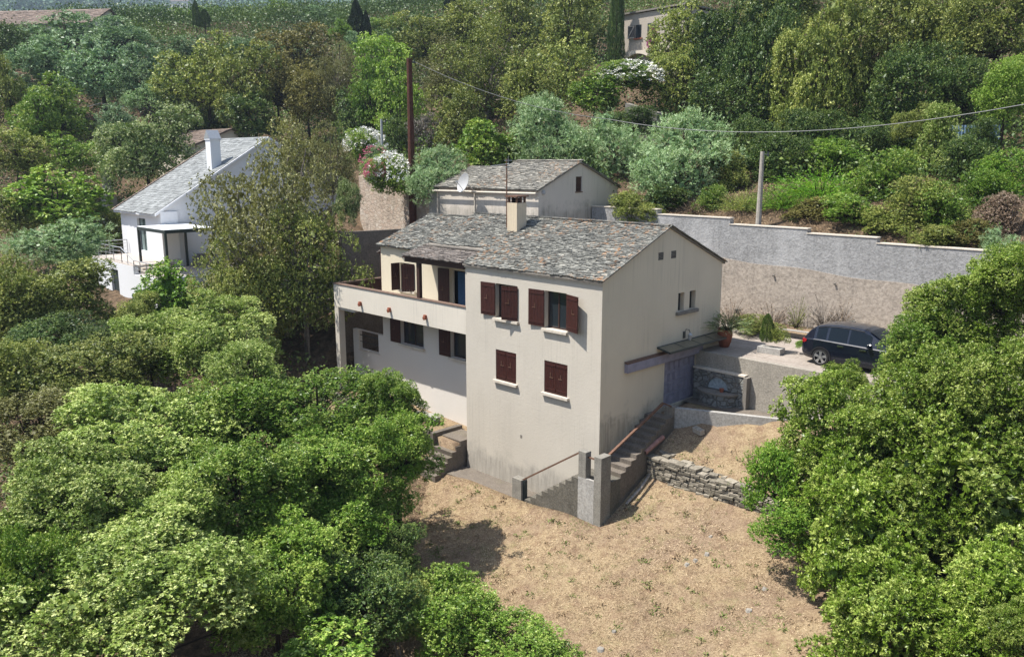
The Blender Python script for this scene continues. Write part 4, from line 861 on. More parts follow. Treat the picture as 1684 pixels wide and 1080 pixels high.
for a, b in zip(SC[:-1], SC[1:]):
    for i in range(len(a) - 1):
        for sg in (-1, 1):
            q = [a[i], b[i], b[i + 1], a[i + 1]]; body.poly([(ox + x, oy + sg * -y, oz + z) for x, y, z in (q if sg > 0 else q[::-1])])
for S_ in (SC[0], SC[-1]): body.poly([(ox + x, oy - y, oz + z) for x, y, z in S_] + [(ox + x, oy + y, oz + z) for x, y, z in S_[-2::-1]])
bd = body.build('body', M['car_paint'], car, True)
def side(x, t, sg, off=.008):
    """point on the glass side: t 0 at the shoulder, 1 at the roof rail"""
    xs = [s[0] for s in ST]; i = max(0, min(len(xs) - 2, int(np.searchsorted(xs, x)) - 1)); f_ = (x - xs[i]) / (xs[i + 1] - xs[i])
    p = [np.array(SC[i][k]) * (1 - f_) + np.array(SC[i + 1][k]) * f_ for k in (4, 5)]; q = p[0] + (p[1] - p[0]) * t
    return (ox + x, oy - sg * (q[1] + off), oz + q[2] + off * .3)
for sg in (-1, 1):
    for (xa, xb, sl_a, sl_b) in ((.62, 1.0, .25, .0), (1.1, 1.82, .0, .0), (1.9, 2.72, .0, .55)):
        gm = MB(); n_ = 8
        for i in range(n_):
            a, b = xa + (xb - xa) * i / n_, xa + (xb - xa) * (i + 1) / n_
            gm.poly([side(a, .06, sg), side(b, .06, sg), side(b + (0), .93, sg), side(a, .93, sg)])
        gm.build('side_window', M['car_glass'], car)
    mb = MB(); mb.tube([side(x, 1.0, sg, .02) for x in (.6, .9, 1.4, 1.9, 2.4)], .018, 6); mb.build('roof_rail', M['car_trim'], car)
    for x in (1.62, 2.48):
        p = side(x, 0, sg, .05); mb = MB(); mb.box(p[0] - .12, p[0] + .12, p[1] - .025, p[1] + .025, p[2] - .16, p[2] - .105); mb.build('door_handle', M['chrome'], car)
    p = side(2.72, .1, sg, .1); mb = MB(); mb.obox(p, ((1, 0, 0), (0, 1, 0), (0, 0, 1)), .06, .1, .065); mb.build('wing_mirror', M['car_paint'], car)
    mb = MB(); y_ = oy - sg * .918; mb.box(ox + 1.25, ox + 3.2, min(y_, y_ - sg * .012), max(y_, y_ - sg * .012), oz + .22, oz + .34); mb.build('sill_trim', M['car_trim'], car)
    mb = MB(); a = SC[1]; mb.poly([(ox + .01, oy - sg * .55, oz + .84), (ox + .035, oy - sg * .8, oz + .82), (ox + .24, oy - sg * .893, oz + .88), (ox + .24, oy - sg * .885, oz + .985), (ox + .05, oy - sg * .79, oz + .95), (ox + .012, oy - sg * .55, oz + .93)])
    mb.hexa([(ox + x, oy - sg * y, oz + z) for z in (.83, .97) for (y, dx) in ((.5, 0), (.86, .07)) for x in (.0 + dx, .12 + dx)]); mb.build('tail_light', M['tail'], car)
    for xw in (.86, 3.56):
        wc_ = np.array([ox + xw, oy - sg * .80, oz + .335]); e1 = np.array([1., 0, 0]); e2 = np.array([0, 0, 1.]); ax = np.array([0, -sg * 1., 0])
        mb = MB(); n_ = 28
        for i in range(n_):   # arch moulding
            a, b = PI * i / n_ - .1, PI * (i + 1) / n_ - .1
            P = [wc_ + ax * .128 + (e1 * math.cos(t_) + e2 * math.sin(t_)) * r_ for t_, r_ in ((a, .36), (a, .425), (b, .425), (b, .36))]; mb.prism(P, ax * .012)
        mb.build('wheel_arch', M['car_trim'], car)
        ty = MB(); pr_ = [(.24, -.08), (.31, -.1), (.335, -.06), (.335, .10), (.32, .13), (.25, .135)]
        for i in range(len(pr_) - 1):
            for k in range(28):
                t0, t1 = 2 * PI * k / 28, 2 * PI * (k + 1) / 28
                f2 = lambda r_, d_, t_: wc_ + ax * d_ + (e1 * math.cos(t_) + e2 * math.sin(t_)) * r_
                ty.poly([f2(*pr_[i], t0), f2(*pr_[i], t1), f2(*pr_[i + 1], t1), f2(*pr_[i + 1], t0)])
        ty.prism([wc_ + ax * .02 + (e1 * math.cos(2 * PI * k / 28) + e2 * math.sin(2 * PI * k / 28)) * .252 for k in range(28)], ax * .01)
        wheel = ty.build('wheel', M['tyre'], car)
        rm = MB()
        for k in range(5):
            for dd in (-.2, .2):
                t_ = 2 * PI * k / 5 + dd * .7 + .3; rad = e1 * math.cos(t_) + e2 * math.sin(t_); tan = -e1 * math.sin(t_) + e2 * math.cos(t_)
                rm.obox(wc_ + ax * .115 + rad * .145, (rad, tan, ax), .105, .022, .01)
        for k in range(28):
            t0, t1 = 2 * PI * k / 28, 2 * PI * (k + 1) / 28
            rm.prism([wc_ + ax * .11 + (e1 * math.cos(t_) + e2 * math.sin(t_)) * r_ for t_, r_ in ((t0, .232), (t0, .252), (t1, .252), (t1, .232))], ax * .02)
        rm.prism([wc_ + ax * .105 + (e1 * math.cos(2 * PI * k / 12) + e2 * math.sin(2 * PI * k / 12)) * .05 for k in range(12)], ax * .022)
        rm.build('rim', M['rim'], wheel)
mb = MB(); ws = []
for i in range(6):
    x = 2.58 + (3.2 - 2.58) * i / 5; xs = [s[0] for s in ST]; wr_ = np.interp(x, xs, [s[4] for s in ST]) * .97; zr = np.interp(x, xs, [s[5] for s in ST]) + .012; ws.append((x, wr_, zr))
for a, b in zip(ws[:-1], ws[1:]):
    for k in range(6):
        u0, u1 = -1 + k / 3, -1 + (k + 1) / 3; f2 = lambda s_, u_: (ox + s_[0], oy + u_ * s_[1], oz + s_[2] + .02 * (1 - u_ * u_) + .004)
        mb.poly([f2(a, u0), f2(b, u0), f2(b, u1), f2(a, u1)])
mb.build('windscreen', M['car_glass'], car)
mb = MB(); mb.hexa([(ox + x, oy + y, oz + z) for z, dx in ((1.17, .165), (1.42, .41)) for y in (-.56, .56) for x in (dx - .006, dx + .05)]); mb.build('rear_window', M['car_glass'], car)
mb = MB(); mb.box(ox - .012, ox + .03, oy - .26, oy + .26, oz + .62, oz + .73); mb.build('number_plate', M['dish'], car)
for sg in (-1, 1):
    mb = MB(); mb.hexa([(ox + x, oy + sg * y, oz + z) for z in (.66, .76) for (y, dx) in ((.45, .0), (.76, -.1)) for x in (4.28 + dx, 4.37 + dx)]); mb.build('headlight', M['glass'], car)

# ---------------------------------------------------------------- small things
pp = MB(); pp.lathe((.42, 7.85, 5.03), [(0, 0), (.19, 0), (.28, .24), (.33, .52), (.29, .76), (.33, .80), (.3, .82), (.22, .72), (0, .70)], 18); thing_mesh(pp, 'plant_pot', M['terracotta'], 'big round terracotta jar at the back corner of the house', 'plant pot', smooth=True)
tr_ = MB(); c_ = at(1268, 571, 34.6); c_[2] = 5.03; tr_.obox((c_[0], c_[1], 5.16), ((1, .05, 0), (-.05, 1, 0), (0, 0, 1)), .5, .24, .13); thing_mesh(tr_, 'planter_trough', M['concrete_pale'], 'low grey stone trough with a dark shrub on the driveway', 'planter'); TROUGH = c_
kb = MB()
for i in range(24):
    x0, x1 = -1.5 + i * .6, -1.5 + (i + 1) * .6; f2 = lambda x: 11.35 + .35 * math.sin(x * .5 + .4) * (x < 3) 
    kb.prism([(x0, f2(x0), 5.0), (x1, f2(x1), 5.0), (x1, f2(x1), 5.36), (x0, f2(x0), 5.36)], (0, .18, 0))
thing_mesh(kb, 'planter_kerb', M['concrete_pale'], 'low concrete kerb of the plant bed at the foot of the retaining wall', 'kerb')
sb = MB()
for i in range(24):
    x0, x1 = -1.5 + i * .6, -1.5 + (i + 1) * .6; sb.poly([(x0, 11.4, 5.3), (x1, 11.4, 5.3), (x1, 12.75, 5.38), (x0, 12.75, 5.38)])
thing_mesh(sb, 'plant_bed_soil', M['ground'], 'dry soil of the bed below the retaining wall', None, None, 'structure')
for px_, py_ in ((1213, 512), (1402, 532)):
    q = Y_at = None
    d_ = at(px_, py_, 1) - CAM; t_ = (12.6 - CAM[1]) / d_[1]; q = CAM + d_ * t_; z = 5.35
    e = empty('garden_spotlight', (q[0], q[1], z), 'small black garden spotlight ' + ('among dry flowers near the house corner' if px_ < 1300 else 'behind the parked car at the wall foot'), 'spotlight')
    mb = MB(); mb.tube([(q[0], q[1], z - .1), (q[0], q[1], q[2])], .015, 5); mb.build('stake', M['metal_dark'], e); mb = MB(); mb.box(q[0] - .13, q[0] + .13, q[1] - .06, q[1] + .06, q[2] - .1, q[2] + .1); mb.build('lamp_head', M['metal_dark'], e)
cz = Hs(2.05, 3.55); cb = MB(); X_, Y_, Z_ = (np.array((.93, -.3, -.05)), np.array((.3, .93, .2)), np.array((0, -.2, .98))); c_ = np.array((2.05, 3.5, cz + .1))
for k in (-.2, 0, .2): cb.obox(c_ + X_ * k * 1.15, (X_, Y_, Z_), .017, .1, .1)
for k in (-.085, 0, .085): cb.obox(c_ + Y_ * k, (X_, Y_, Z_), .245, .016, .098)
cb.obox(c_ - Z_ * .085, (X_, Y_, Z_), .24, .095, .012); thing_mesh(cb, 'cinder_block', M['block'], 'hollow grey cinder block lying on dry grass below the low wall', 'cinder block')
pi = MB(); pi.tube([(1.05, 1.45, 2.03), (1.12, 2.5, 2.42)], .095, 14, cap=False); pi.tube([(1.12, 2.5, 2.42), (1.05, 1.45, 2.03)], .08, 14, cap=False); thing_mesh(pi, 'clay_pipe', M['pipe_rust'], 'pinkish clay drain pipe poking out above the dry stone wall', 'pipe', smooth=True)
pl_ = MB(); pl_.tube([(1.25, .1, Hs(1.25, .1) + .07), (1.3, .9, Hs(1.3, .9) + .09), (1.22, 1.65, Hs(1.22, 1.65) + .09)], [.05, .06, .05], 8); thing_mesh(pl_, 'fallen_branch', M['bark_weathered'], 'weathered fallen branch lying along the foot of the corner stair', 'branch')
sp_ = MB(); r3 = np.random.default_rng(3); zz = Hs(-10.7, .55)
for i in range(26):
    a = r3.normal(0, .35); sp_.obox((-10.75 + r3.normal(0, .28), .55 + r3.normal(0, .16), zz + .03 + i * .012), ((math.cos(a), math.sin(a), r3.normal(0, .1)), (-math.sin(a), math.cos(a), r3.normal(0, .1)), (0, 0, 1)), .28 + .15 * r3.random(), .14, .012, float(np.clip(.55 + r3.normal(0, .25), 0, 1)))
thing_mesh(sp_, 'slate_pile', M['slate'], 'heap of spare roof slates against the shaded lower wall', 'slates')
pw = at(764, 968, 26.5); zz = Hs(pw[0], pw[1]); mb = MB(); mb.tube([(pw[0], pw[1], zz - .3), (pw[0] + .05, pw[1], pw[2] + .55)], [.05, .035], 7); thing_mesh(mb, 'white_stake', M['dish'], 'thin white stake standing in the green bush at the edge of the dry lawn', 'stake')
rk = np.random.default_rng(9)
M['fieldstone'] = plain('field_stone', (.27, .25, .22), .25, .95, .1, 8)
for i, (px_, py_, s_, lab) in enumerate([(1163, 911, .10, 'pale fieldstone in the middle right of the dry lawn'), (1144, 921, .09, 'greyish fieldstone just left of a paler one on the lawn'), (1130, 928, .10, 'flat fieldstone, leftmost of the lawn group of three'), (1169, 882, .08, 'small white stone highest on the dry lawn'), (1232, 1004, .11, 'white stone low on the lawn beside the big right bush'), (1258, 968, .10, 'pale stone at the lawn edge near the right bush'), (988, 1068, .13, 'broken grey stone at the bottom edge of the lawn'), (1010, 1038, .08, 'little pale stone near the bottom centre of the lawn')]):
    d_ = at(px_, py_, 1) - CAM; t_ = 20.0
    for _ in range(60):
        q = CAM + d_ * t_; t_ += (q[2] - Hs(q[0], q[1])) * .8
    mb = MB(); n_ = 7; ang = [2 * PI * k / n_ + rk.normal(0, .15) for k in range(n_)]; top = [(q[0] + s_ * .7 * math.cos(a) * (1 + rk.normal(0, .15)), q[1] + s_ * .7 * math.sin(a), q[2] + s_ * .5 + rk.normal(0, .01)) for a in ang]; bot = [(q[0] + s_ * 1.1 * math.cos(a), q[1] + s_ * math.sin(a), q[2] - .04) for a in ang]
    mb.poly(top)
    for k in range(n_): mb.poly([bot[k], bot[(k + 1) % n_], top[(k + 1) % n_], top[k]])
    thing_mesh(mb, 'field_stone', M['fieldstone'], lab, 'stone', 'stones scattered on the dry lawn')
# ---------------------------------------------------------------- foliage prototypes (unit crowns, radius about 1)
def unit(v): return v / np.maximum(np.linalg.norm(v, axis=-1, keepdims=True), 1e-9)
def leaf_quads(P, A, L, W, rng, droop=.15, N=None):
    n = len(P); A = unit(A); r = unit(rng.normal(size=(n, 3))) if N is None else unit(N + rng.normal(size=(n, 3)) * .85); Sd = unit(np.cross(A, r)); L = L[:, None]; W = W[:, None]
    mid = P + A * L * .5; dz = np.zeros((n, 3)); dz[:, 2] = -droop * L[:, 0]; nn = np.cross(A, Sd) * L * .06
    V = np.stack([P, mid + Sd * W * .5 + nn, P + A * L + dz, mid - Sd * W * .5 + nn], 1).reshape(-1, 3)
    F = np.arange(n * 4).reshape(n, 4); return V, F
def blobs(rng, K, rmin, rmax, zlo, lump, mind):
    C = []; a = rng.normal(size=(4, 3)) * 2.2; ph = rng.random(4) * 6
    tries = 0
    while len(C) < K and tries < 6000:
        tries += 1; d = unit(rng.normal(size=3)[None])[0]
        if d[2] < zlo: continue
        e = 1 + lump * np.mean(np.sin(a @ d + ph)) * 1.6
        p = d * (rmin + (rmax - rmin) * rng.random() ** .5) * e
        if C and min(np.linalg.norm(p - q) for q in C) < mind * (1 - tries / 7000): continue
        C.append(p)
    return np.array(C)
def make_crown(name, seed, K, rb, T, n, L, W, zlo=-.72, lump=.3, mind=.25, up=.5, spread=.75, inner=1.0, core_leaf=2.4, youngp=.35, flat=.8, rmin=.5, rmax=.88, droop=.15, stem=.35):
    rng = np.random.default_rng(seed); C = blobs(rng, K, rmin, rmax, zlo, lump, mind); K = len(C)
    RB = rb * (.6 + .8 * rng.random(K)); tone = np.clip(rng.normal(.5, .22, K), 0, 1)
    C[:, :2] /= np.percentile(np.hypot(C[:, 0], C[:, 1]) + .85 * RB, 93)
    zt, zb = np.max(C[:, 2] + .75 * flat * RB), np.min(C[:, 2] - .75 * flat * RB); C[:, 2] = (C[:, 2] - zb) / (zt - zb) * 1.9 - .95
    flush = np.clip(youngp * (.1 + 1.9 * rng.random(K)), 0, 1)
    # shoots on the skin of every clump
    w_ = RB ** 2 / (RB ** 2).mean(); cnt = np.maximum((T * w_).astype(int), 12); ci = np.repeat(np.arange(K), cnt); m = len(ci); S_ = 13
    sub = unit(rng.normal(size=(K, S_, 3))); srad = .86 + .3 * rng.random((K, S_)); si = rng.integers(0, S_, m)
    d = unit(sub[ci, si] + .36 * rng.normal(size=(m, 3))); out = unit(C)[ci]
    keep = (d * out).sum(1) + .55 * d[:, 2] > -.3 + .5 * (rng.random(m) - .5); d = d[keep]; ci = ci[keep]; si = si[keep]; m = len(d)
    s = (RB[ci] * srad[ci, si])[:, None] * (.72 + .3 * rng.random((m, 1))); P = C[ci] + d * s * np.array([1, 1, flat])
    ax = unit(.75 * d + up * np.array([0, 0, 1]) + .5 * rng.normal(size=(m, 3)) * .6)
    yng = (rng.random(m) < flush[ci]).astype(float) * (.35 + .65 * rng.random(m))
    li = np.repeat(np.arange(m), n); q = len(li); az = unit(np.cross(ax[li], rng.normal(size=(q, 3))))
    A = ax[li] * (1 - spread * rng.random((q, 1))) + az * (.35 + .65 * rng.random((q, 1)))
    LL = L * (.65 + .6 * rng.random(q)); Ps = P[li] + ax[li] * (L * stem * 3 * (rng.random((q, 1)) - .3))
    V1, F1 = leaf_quads(Ps, A, LL, LL * W / L, rng, droop, .75 * np.array([0, 0, 1.0]) + .55 * d[li])
    r1 = np.clip(tone[ci][li] * .6 + .4 * rng.random(q) + .06 * rng.normal(size=q), 0, 1); y1 = yng[li] * (.6 + .4 * rng.random(q))
    # coarse foliage deeper inside each clump, inner shade painted as a darker tone
    m2 = int(K * T * .22 * inner) ; c2 = rng.integers(0, K, m2); P2 = C[c2] * (.9 + .08 * rng.random((m2, 1))) + unit(rng.normal(size=(m2, 3))) * RB[c2][:, None] * .6 * rng.random((m2, 1)) ** .5
    L2 = L * core_leaf * (.7 + .6 * rng.random(m2)); V2, F2 = leaf_quads(P2, rng.normal(size=(m2, 3)), L2, L2 * .6, rng)
    V = np.concatenate([V1, V2]); F = np.concatenate([F1, F2 + len(V1)])
    me = np_mesh(name, V, F, None, {'rnd': np.concatenate([r1, .25 * rng.random(m2) + .1]), 'young': np.concatenate([y1, np.zeros(m2)])})
    # limbs from the middle of the crown to the clumps
    br = MB(); idx = rng.permutation(K)[:min(K, 40)]
    for i in idx:
        c = C[i]; base = np.array([0, 0, -.55]) + rng.normal(0, .03, 3); mid = base * .45 + c * .45 + rng.normal(0, .06, 3) + np.array([0, 0, -.06]); r0 = .017 + .012 * rng.random()
        br.tube([base, base * .7 + mid * .3 + [0, 0, .03], mid, mid * .45 + c * .55 + rng.normal(0, .03, 3), mid * .12 + c * .88], [r0, r0 * .85, r0 * .6, r0 * .36, r0 * .08], 5, False)
        for _ in range(3):
            e = C[i] + unit(rng.normal(size=3)[None])[0] * RB[i] * .8; br.tube([mid * .4 + c * .6, (c + e) / 2 + rng.normal(0, .02, 3), e], [r0 * .3, r0 * .2, r0 * .08], 4, False)
    bm = bpy.data.meshes.new(name + '_branches'); bm.from_pydata(br.v, [], br.f); bm.update()
    return me, bm
def make_column(name, seed, n, L, W, prof):
    rng = np.random.default_rng(seed); z = rng.random(n) * 2 - 1; r = np.interp(z, [p[0] for p in prof], [p[1] for p in prof]); a = rng.random(n) * 2 * PI
    rr = r * (.55 + .47 * rng.random(n) ** .5) * (1 + .12 * np.sin(a * 3 + z * 5)); P = np.stack([rr * np.cos(a), rr * np.sin(a), z], 1)
    A = np.stack([np.cos(a) * .45, np.sin(a) * .45, np.full(n, 1.0)], 1) + rng.normal(size=(n, 3)) * .25; LL = L * (.6 + .8 * rng.random(n))
    V, F = leaf_quads(P, A, LL, LL * W / L, rng, 0)
    me = np_mesh(name, V, F, None, {'rnd': np.clip(.5 + .3 * np.sin(a * 4 + 7 * z) + rng.normal(0, .2, n), 0, 1), 'young': (rng.random(n) < .2) * .8})
    br = MB(); br.tube([(0, 0, -1), (0, 0, .8)], [.12, .03], 6); bm = bpy.data.meshes.new(name + '_branches'); bm.from_pydata(br.v, [], br.f); return me, bm
def make_wisps(name, seed, n, leaves, L, W, bend=.35, h=1.4):
    """many fine upright shoots from a low middle: broom, grass clumps, olive suckers"""
    rng = np.random.default_rng(seed); d = unit(rng.normal(size=(n, 3)) * [1, 1, .55] + [0, 0, .62]); d[:, 2] = np.abs(d[:, 2]); ln = h * (.55 + .45 * rng.random(n))
    i = np.repeat(np.arange(n), leaves); q = len(i); t = rng.random(q) ** .6; b = rng.normal(size=(n, 3)) * .12; P = b[i] * [1, 1, .2] + d[i] * (t * ln[i])[:, None]; P[:, 2] += -.75 - bend * .25 * (t ** 2)
    A = d[i] * 1.0 + rng.normal(size=(q, 3)) * .38; LL = L * (.6 + .7 * rng.random(q)); V, F = leaf_quads(P, A, LL, LL * W / L, rng, .25)
    me = np_mesh(name, V, F, None, {'rnd': np.clip(rng.random(n)[i] * .6 + .4 * rng.random(q), 0, 1), 'young': (rng.random(n) < .35)[i] * rng.random(q)})
    br = MB()
    for k in range(0, n, max(1, n // 40)): br.tube([(0, 0, -.9), b[k] * .3 + d[k] * ln[k] * .5 + [0, 0, -.8], d[k] * ln[k] * .95 + [0, 0, -.8]], [.016, .01, .004], 4, False)
    bm = bpy.data.meshes.new(name + '_branches'); bm.from_pydata(br.v, [], br.f); return me, bm
def make_bare(name, seed):
    rng = np.random.default_rng(seed); br = MB()
    def grow(p, d, ln, r, k):
        e = p + d * ln; m = (p + e) / 2 + rng.normal(0, .05 * ln, 3); br.tube([p, m, e], [r, r * .8, r * .6], 5 if k < 2 else 3, False)
        if k < 5:
            for _ in range(3 if k < 3 else 2): grow(e, unit((d + rng.normal(0, .42, 3) + [0, 0, .12])[None])[0], ln * (.62 + .2 * rng.random()), r * .58, k + 1)
    for _ in range(3): grow(np.array([0, 0, -1.0]), unit(np.array([rng.normal(0, .3), rng.normal(0, .3), 1.0])[None])[0], .62, .035, 0)
    bm = bpy.data.meshes.new(name); bm.from_pydata(br.v, [], br.f); return bm
PROTO = {}
def pr_(k, v): PROTO[k] = v if isinstance(v, list) else [v]
pr_('near', [make_crown('foliage', 101, 130, 0.175, 160, 8, .031, .0155, lump=0.6, mind=0.19, youngp=.4, rmax=.93, flat=.95), make_crown('foliage', 102, 110, 0.19, 180, 8, .031, .0155, lump=0.8, mind=0.2, youngp=.4, rmax=.93, flat=.95), make_crown('foliage', 103, 145, 0.165, 150, 8, .031, .0155, lump=0.7, mind=0.18, youngp=.4, rmax=.93, flat=.95)])
pr_('tuft', [make_crown('foliage', 111, 120, 0.18, 95, 10, .050, .0165, lump=0.5, mind=0.19, up=.65, spread=.5, youngp=.45, stem=.22, rmax=.93, flat=.95), make_crown('foliage', 112, 105, 0.2, 105, 10, .050, .0165, lump=0.7, mind=0.2, up=.65, spread=.5, youngp=.45, stem=.22, rmax=.93, flat=.95)])
pr_('mid', [make_crown('foliage', 121, 90, 0.2, 105, 7, .036, .018, lump=0.6, mind=0.22, rmax=.92, flat=.95), make_crown('foliage', 122, 76, 0.22, 120, 7, .036, .018, lump=0.85, mind=0.24, rmax=.92, flat=.95), make_crown('foliage', 123, 104, 0.19, 95, 7, .036, .018, lump=0.7, mind=0.2, rmax=.92, flat=.95)])
pr_('far', [make_crown('foliage', 131, 46, .27, 85, 5, .054, .030, lump=.55, mind=.3, core_leaf=2, rmax=.92), make_crown('foliage', 132, 40, .30, 95, 5, .054, .030, lump=.75, mind=.34, core_leaf=2, rmax=.92), make_crown('foliage', 133, 56, .24, 80, 5, .054, .030, lump=.6, mind=.27, core_leaf=2, rmax=.92)])
pr_('olive', [make_crown('foliage', 141, 46, .31, 110, 9, .052, .011, lump=.45, mind=.28, up=.75, spread=.3, stem=.6, youngp=.35), make_crown('foliage', 142, 54, .28, 105, 9, .052, .011, lump=.55, mind=.25, up=.75, spread=.3, stem=.6, youngp=.35)])
pr_('olive_far', [make_crown('foliage', 151, 44, .27, 85, 6, .055, .020, lump=.5, mind=.3, up=.6, spread=.4, youngp=.35, rmax=.92), make_crown('foliage', 152, 52, .25, 80, 6, .055, .020, lump=.6, mind=.27, up=.6, spread=.4, youngp=.35, rmax=.92)])
pr_('sparse', [make_crown('foliage', 161, 90, .23, 130, 6, .030, .015, lump=.4, mind=.2, zlo=-.85, inner=.5, up=.8, rmin=.3, rmax=.95), make_crown('foliage', 162, 78, .23, 120, 6, .034, .017, lump=.6, mind=.22, zlo=-.8, inner=.5, up=.7, rmin=.3, rmax=.95)])
pr_('shrub', [make_crown('foliage', 171, 30, .34, 130, 8, .058, .026, lump=.5, mind=.34, zlo=-.6, up=.6, rmax=.8), make_crown('foliage', 172, 26, .36, 130, 8, .058, .026, lump=.7, mind=.36, zlo=-.6, up=.6, rmax=.8)])
pr_('fig', [make_crown('foliage', 181, 34, .32, 70, 6, .085, .05, lump=.5, mind=.3, up=.4, droop=.3, youngp=.3), make_crown('foliage', 182, 30, .34, 70, 6, .085, .05, lump=.5, mind=.32, up=.4, droop=.3, youngp=.3)])
pr_('cypress', make_column('foliage', 191, 9000, .10, .035, [(-1, .75), (-.8, 1), (0, .95), (.6, .7), (.9, .3), (1, .05)]))
pr_('conifer', make_column('foliage', 192, 6000, .14, .06, [(-1, 1), (-.3, .9), (.3, .55), (.75, .25), (1, .03)]))
pr_('broom', make_wisps('foliage', 201, 420, 26, .085, .016))
pr_('spiky', make_wisps('foliage', 202, 130, 5, .5, .03, .9, 1.5))
pr_('weeds', make_wisps('foliage', 203, 45, 26, .075, .04, .3, 1.7))
BARE = make_bare('branches', 5)
def flower_mesh(seed, me_key, n, L):   # a full head of blossom
    rng = np.random.default_rng(seed); d = unit(rng.normal(size=(n, 3))); d = d[d[:, 2] > -.3]; n = len(d); c = d * (.86 + .2 * rng.random((n, 1))); i = np.repeat(np.arange(n), 9); q = len(i)
    P = c[i] + rng.normal(size=(q, 3)) * .035; V, F = leaf_quads(P, rng.normal(size=(q, 3)) + d[i], np.full(q, L), np.full(q, L * .8), rng, .1); return np_mesh('flowers', V, F, None, {'rnd': rng.random(q)})
FLOWERS = flower_mesh(301, 'shrub', 330, .075); FLOWERS2 = flower_mesh(302, 'shrub', 120, .075)

TRUNK = {}
def trunk_mesh(seed):
    rng = np.random.default_rng(seed); mb = MB(); pts = []; p = np.array([0., 0, -.05])
    for i in range(7): pts.append(p.copy()); p = p + [rng.normal(0, .12), rng.normal(0, .12), .175]
    mb.tube(pts, [1.5, 1.1, .95, .88, .8, .72, .62], 9, False); bm = bpy.data.meshes.new('trunk'); bm.from_pydata(mb.v, [], mb.f); return bm
TRUNKS = [trunk_mesh(i) for i in (1, 2, 3)]
_cnt = [0]
def child(name, me, par, mat, loc, scale, rz=0):
    o = bpy.data.objects.new(name, me); COL.objects.link(o); o.parent = par; o.location = loc; o.scale = scale; o.rotation_euler = (0, 0, rz)
    if not me.materials: me.materials.append(None)
    o.material_slots[0].link = 'OBJECT'; o.material_slots[0].material = mat; return o
def plant(px, py, dep, rx, ry, proto, mat, label, name='oak_tree', cat='tree', group=None, bark='bark', trunk=None, flowers=None, tr=.045, sink=0):
    _cnt[0] += 1; k = _cnt[0]
    if dep is None:   # stand it where its foot meets the ground
        d_ = at(px, py + .8 * ry, 1) - CAM; dep = 14.0
        while dep < 140 and (CAM + d_ * dep)[2] > Hs(*(CAM + d_ * dep)[:2]): dep += .15
    c = at(px, py, dep); R = 1.06 * rx * dep / FPX; Rz = (1.16 if proto in ('near', 'mid', 'tuft') else 1.05) * ry * dep / FPX; g = Hs(c[0], c[1]); hc = c[2] - g
    if trunk is None: trunk = hc > Rz * .75
    if hc < .45 * Rz:
        if (.45 * Rz - hc) > .35 * Rz: print('LIFT', label, round((.45 * Rz - hc) * FPX / dep), 'px')
        hc = .45 * Rz
    if not trunk: pass
    root = empty(name, (c[0], c[1], g), label, cat, group)
    P = PROTO[proto]; fol, brn = P[(k * 7) % len(P)]; rz = k * 2.399
    child('crown', fol, root, M[mat], (0, 0, hc), (R, R, Rz), rz); child('branches', brn, root, M[bark], (0, 0, hc), (R, R, Rz), rz)
    if trunk:
        ht = hc - .6 * Rz; rt = max(.07, tr * R); child('trunk', TRUNKS[k % 3], root, M[bark], (0, 0, -.1), (rt, rt, max(ht, .3) + .1), rz)
    if flowers:
        for me_, mt in flowers: tag(child('flowers', me_, root, M[mt], (0, 0, hc), (R * .97, R * .97, Rz * .97), rz + (1.2 if mt == 'flower_pink' else 0)), kind='stuff')
    if abs(c[2] - g) > 3.2 * max(R, Rz) or c[2] - g < .3 * Rz: print('PLANT', label, 'h', round(c[2] - g, 1), 'R', round(R, 1), 'Rz', round(Rz, 1))
    return root
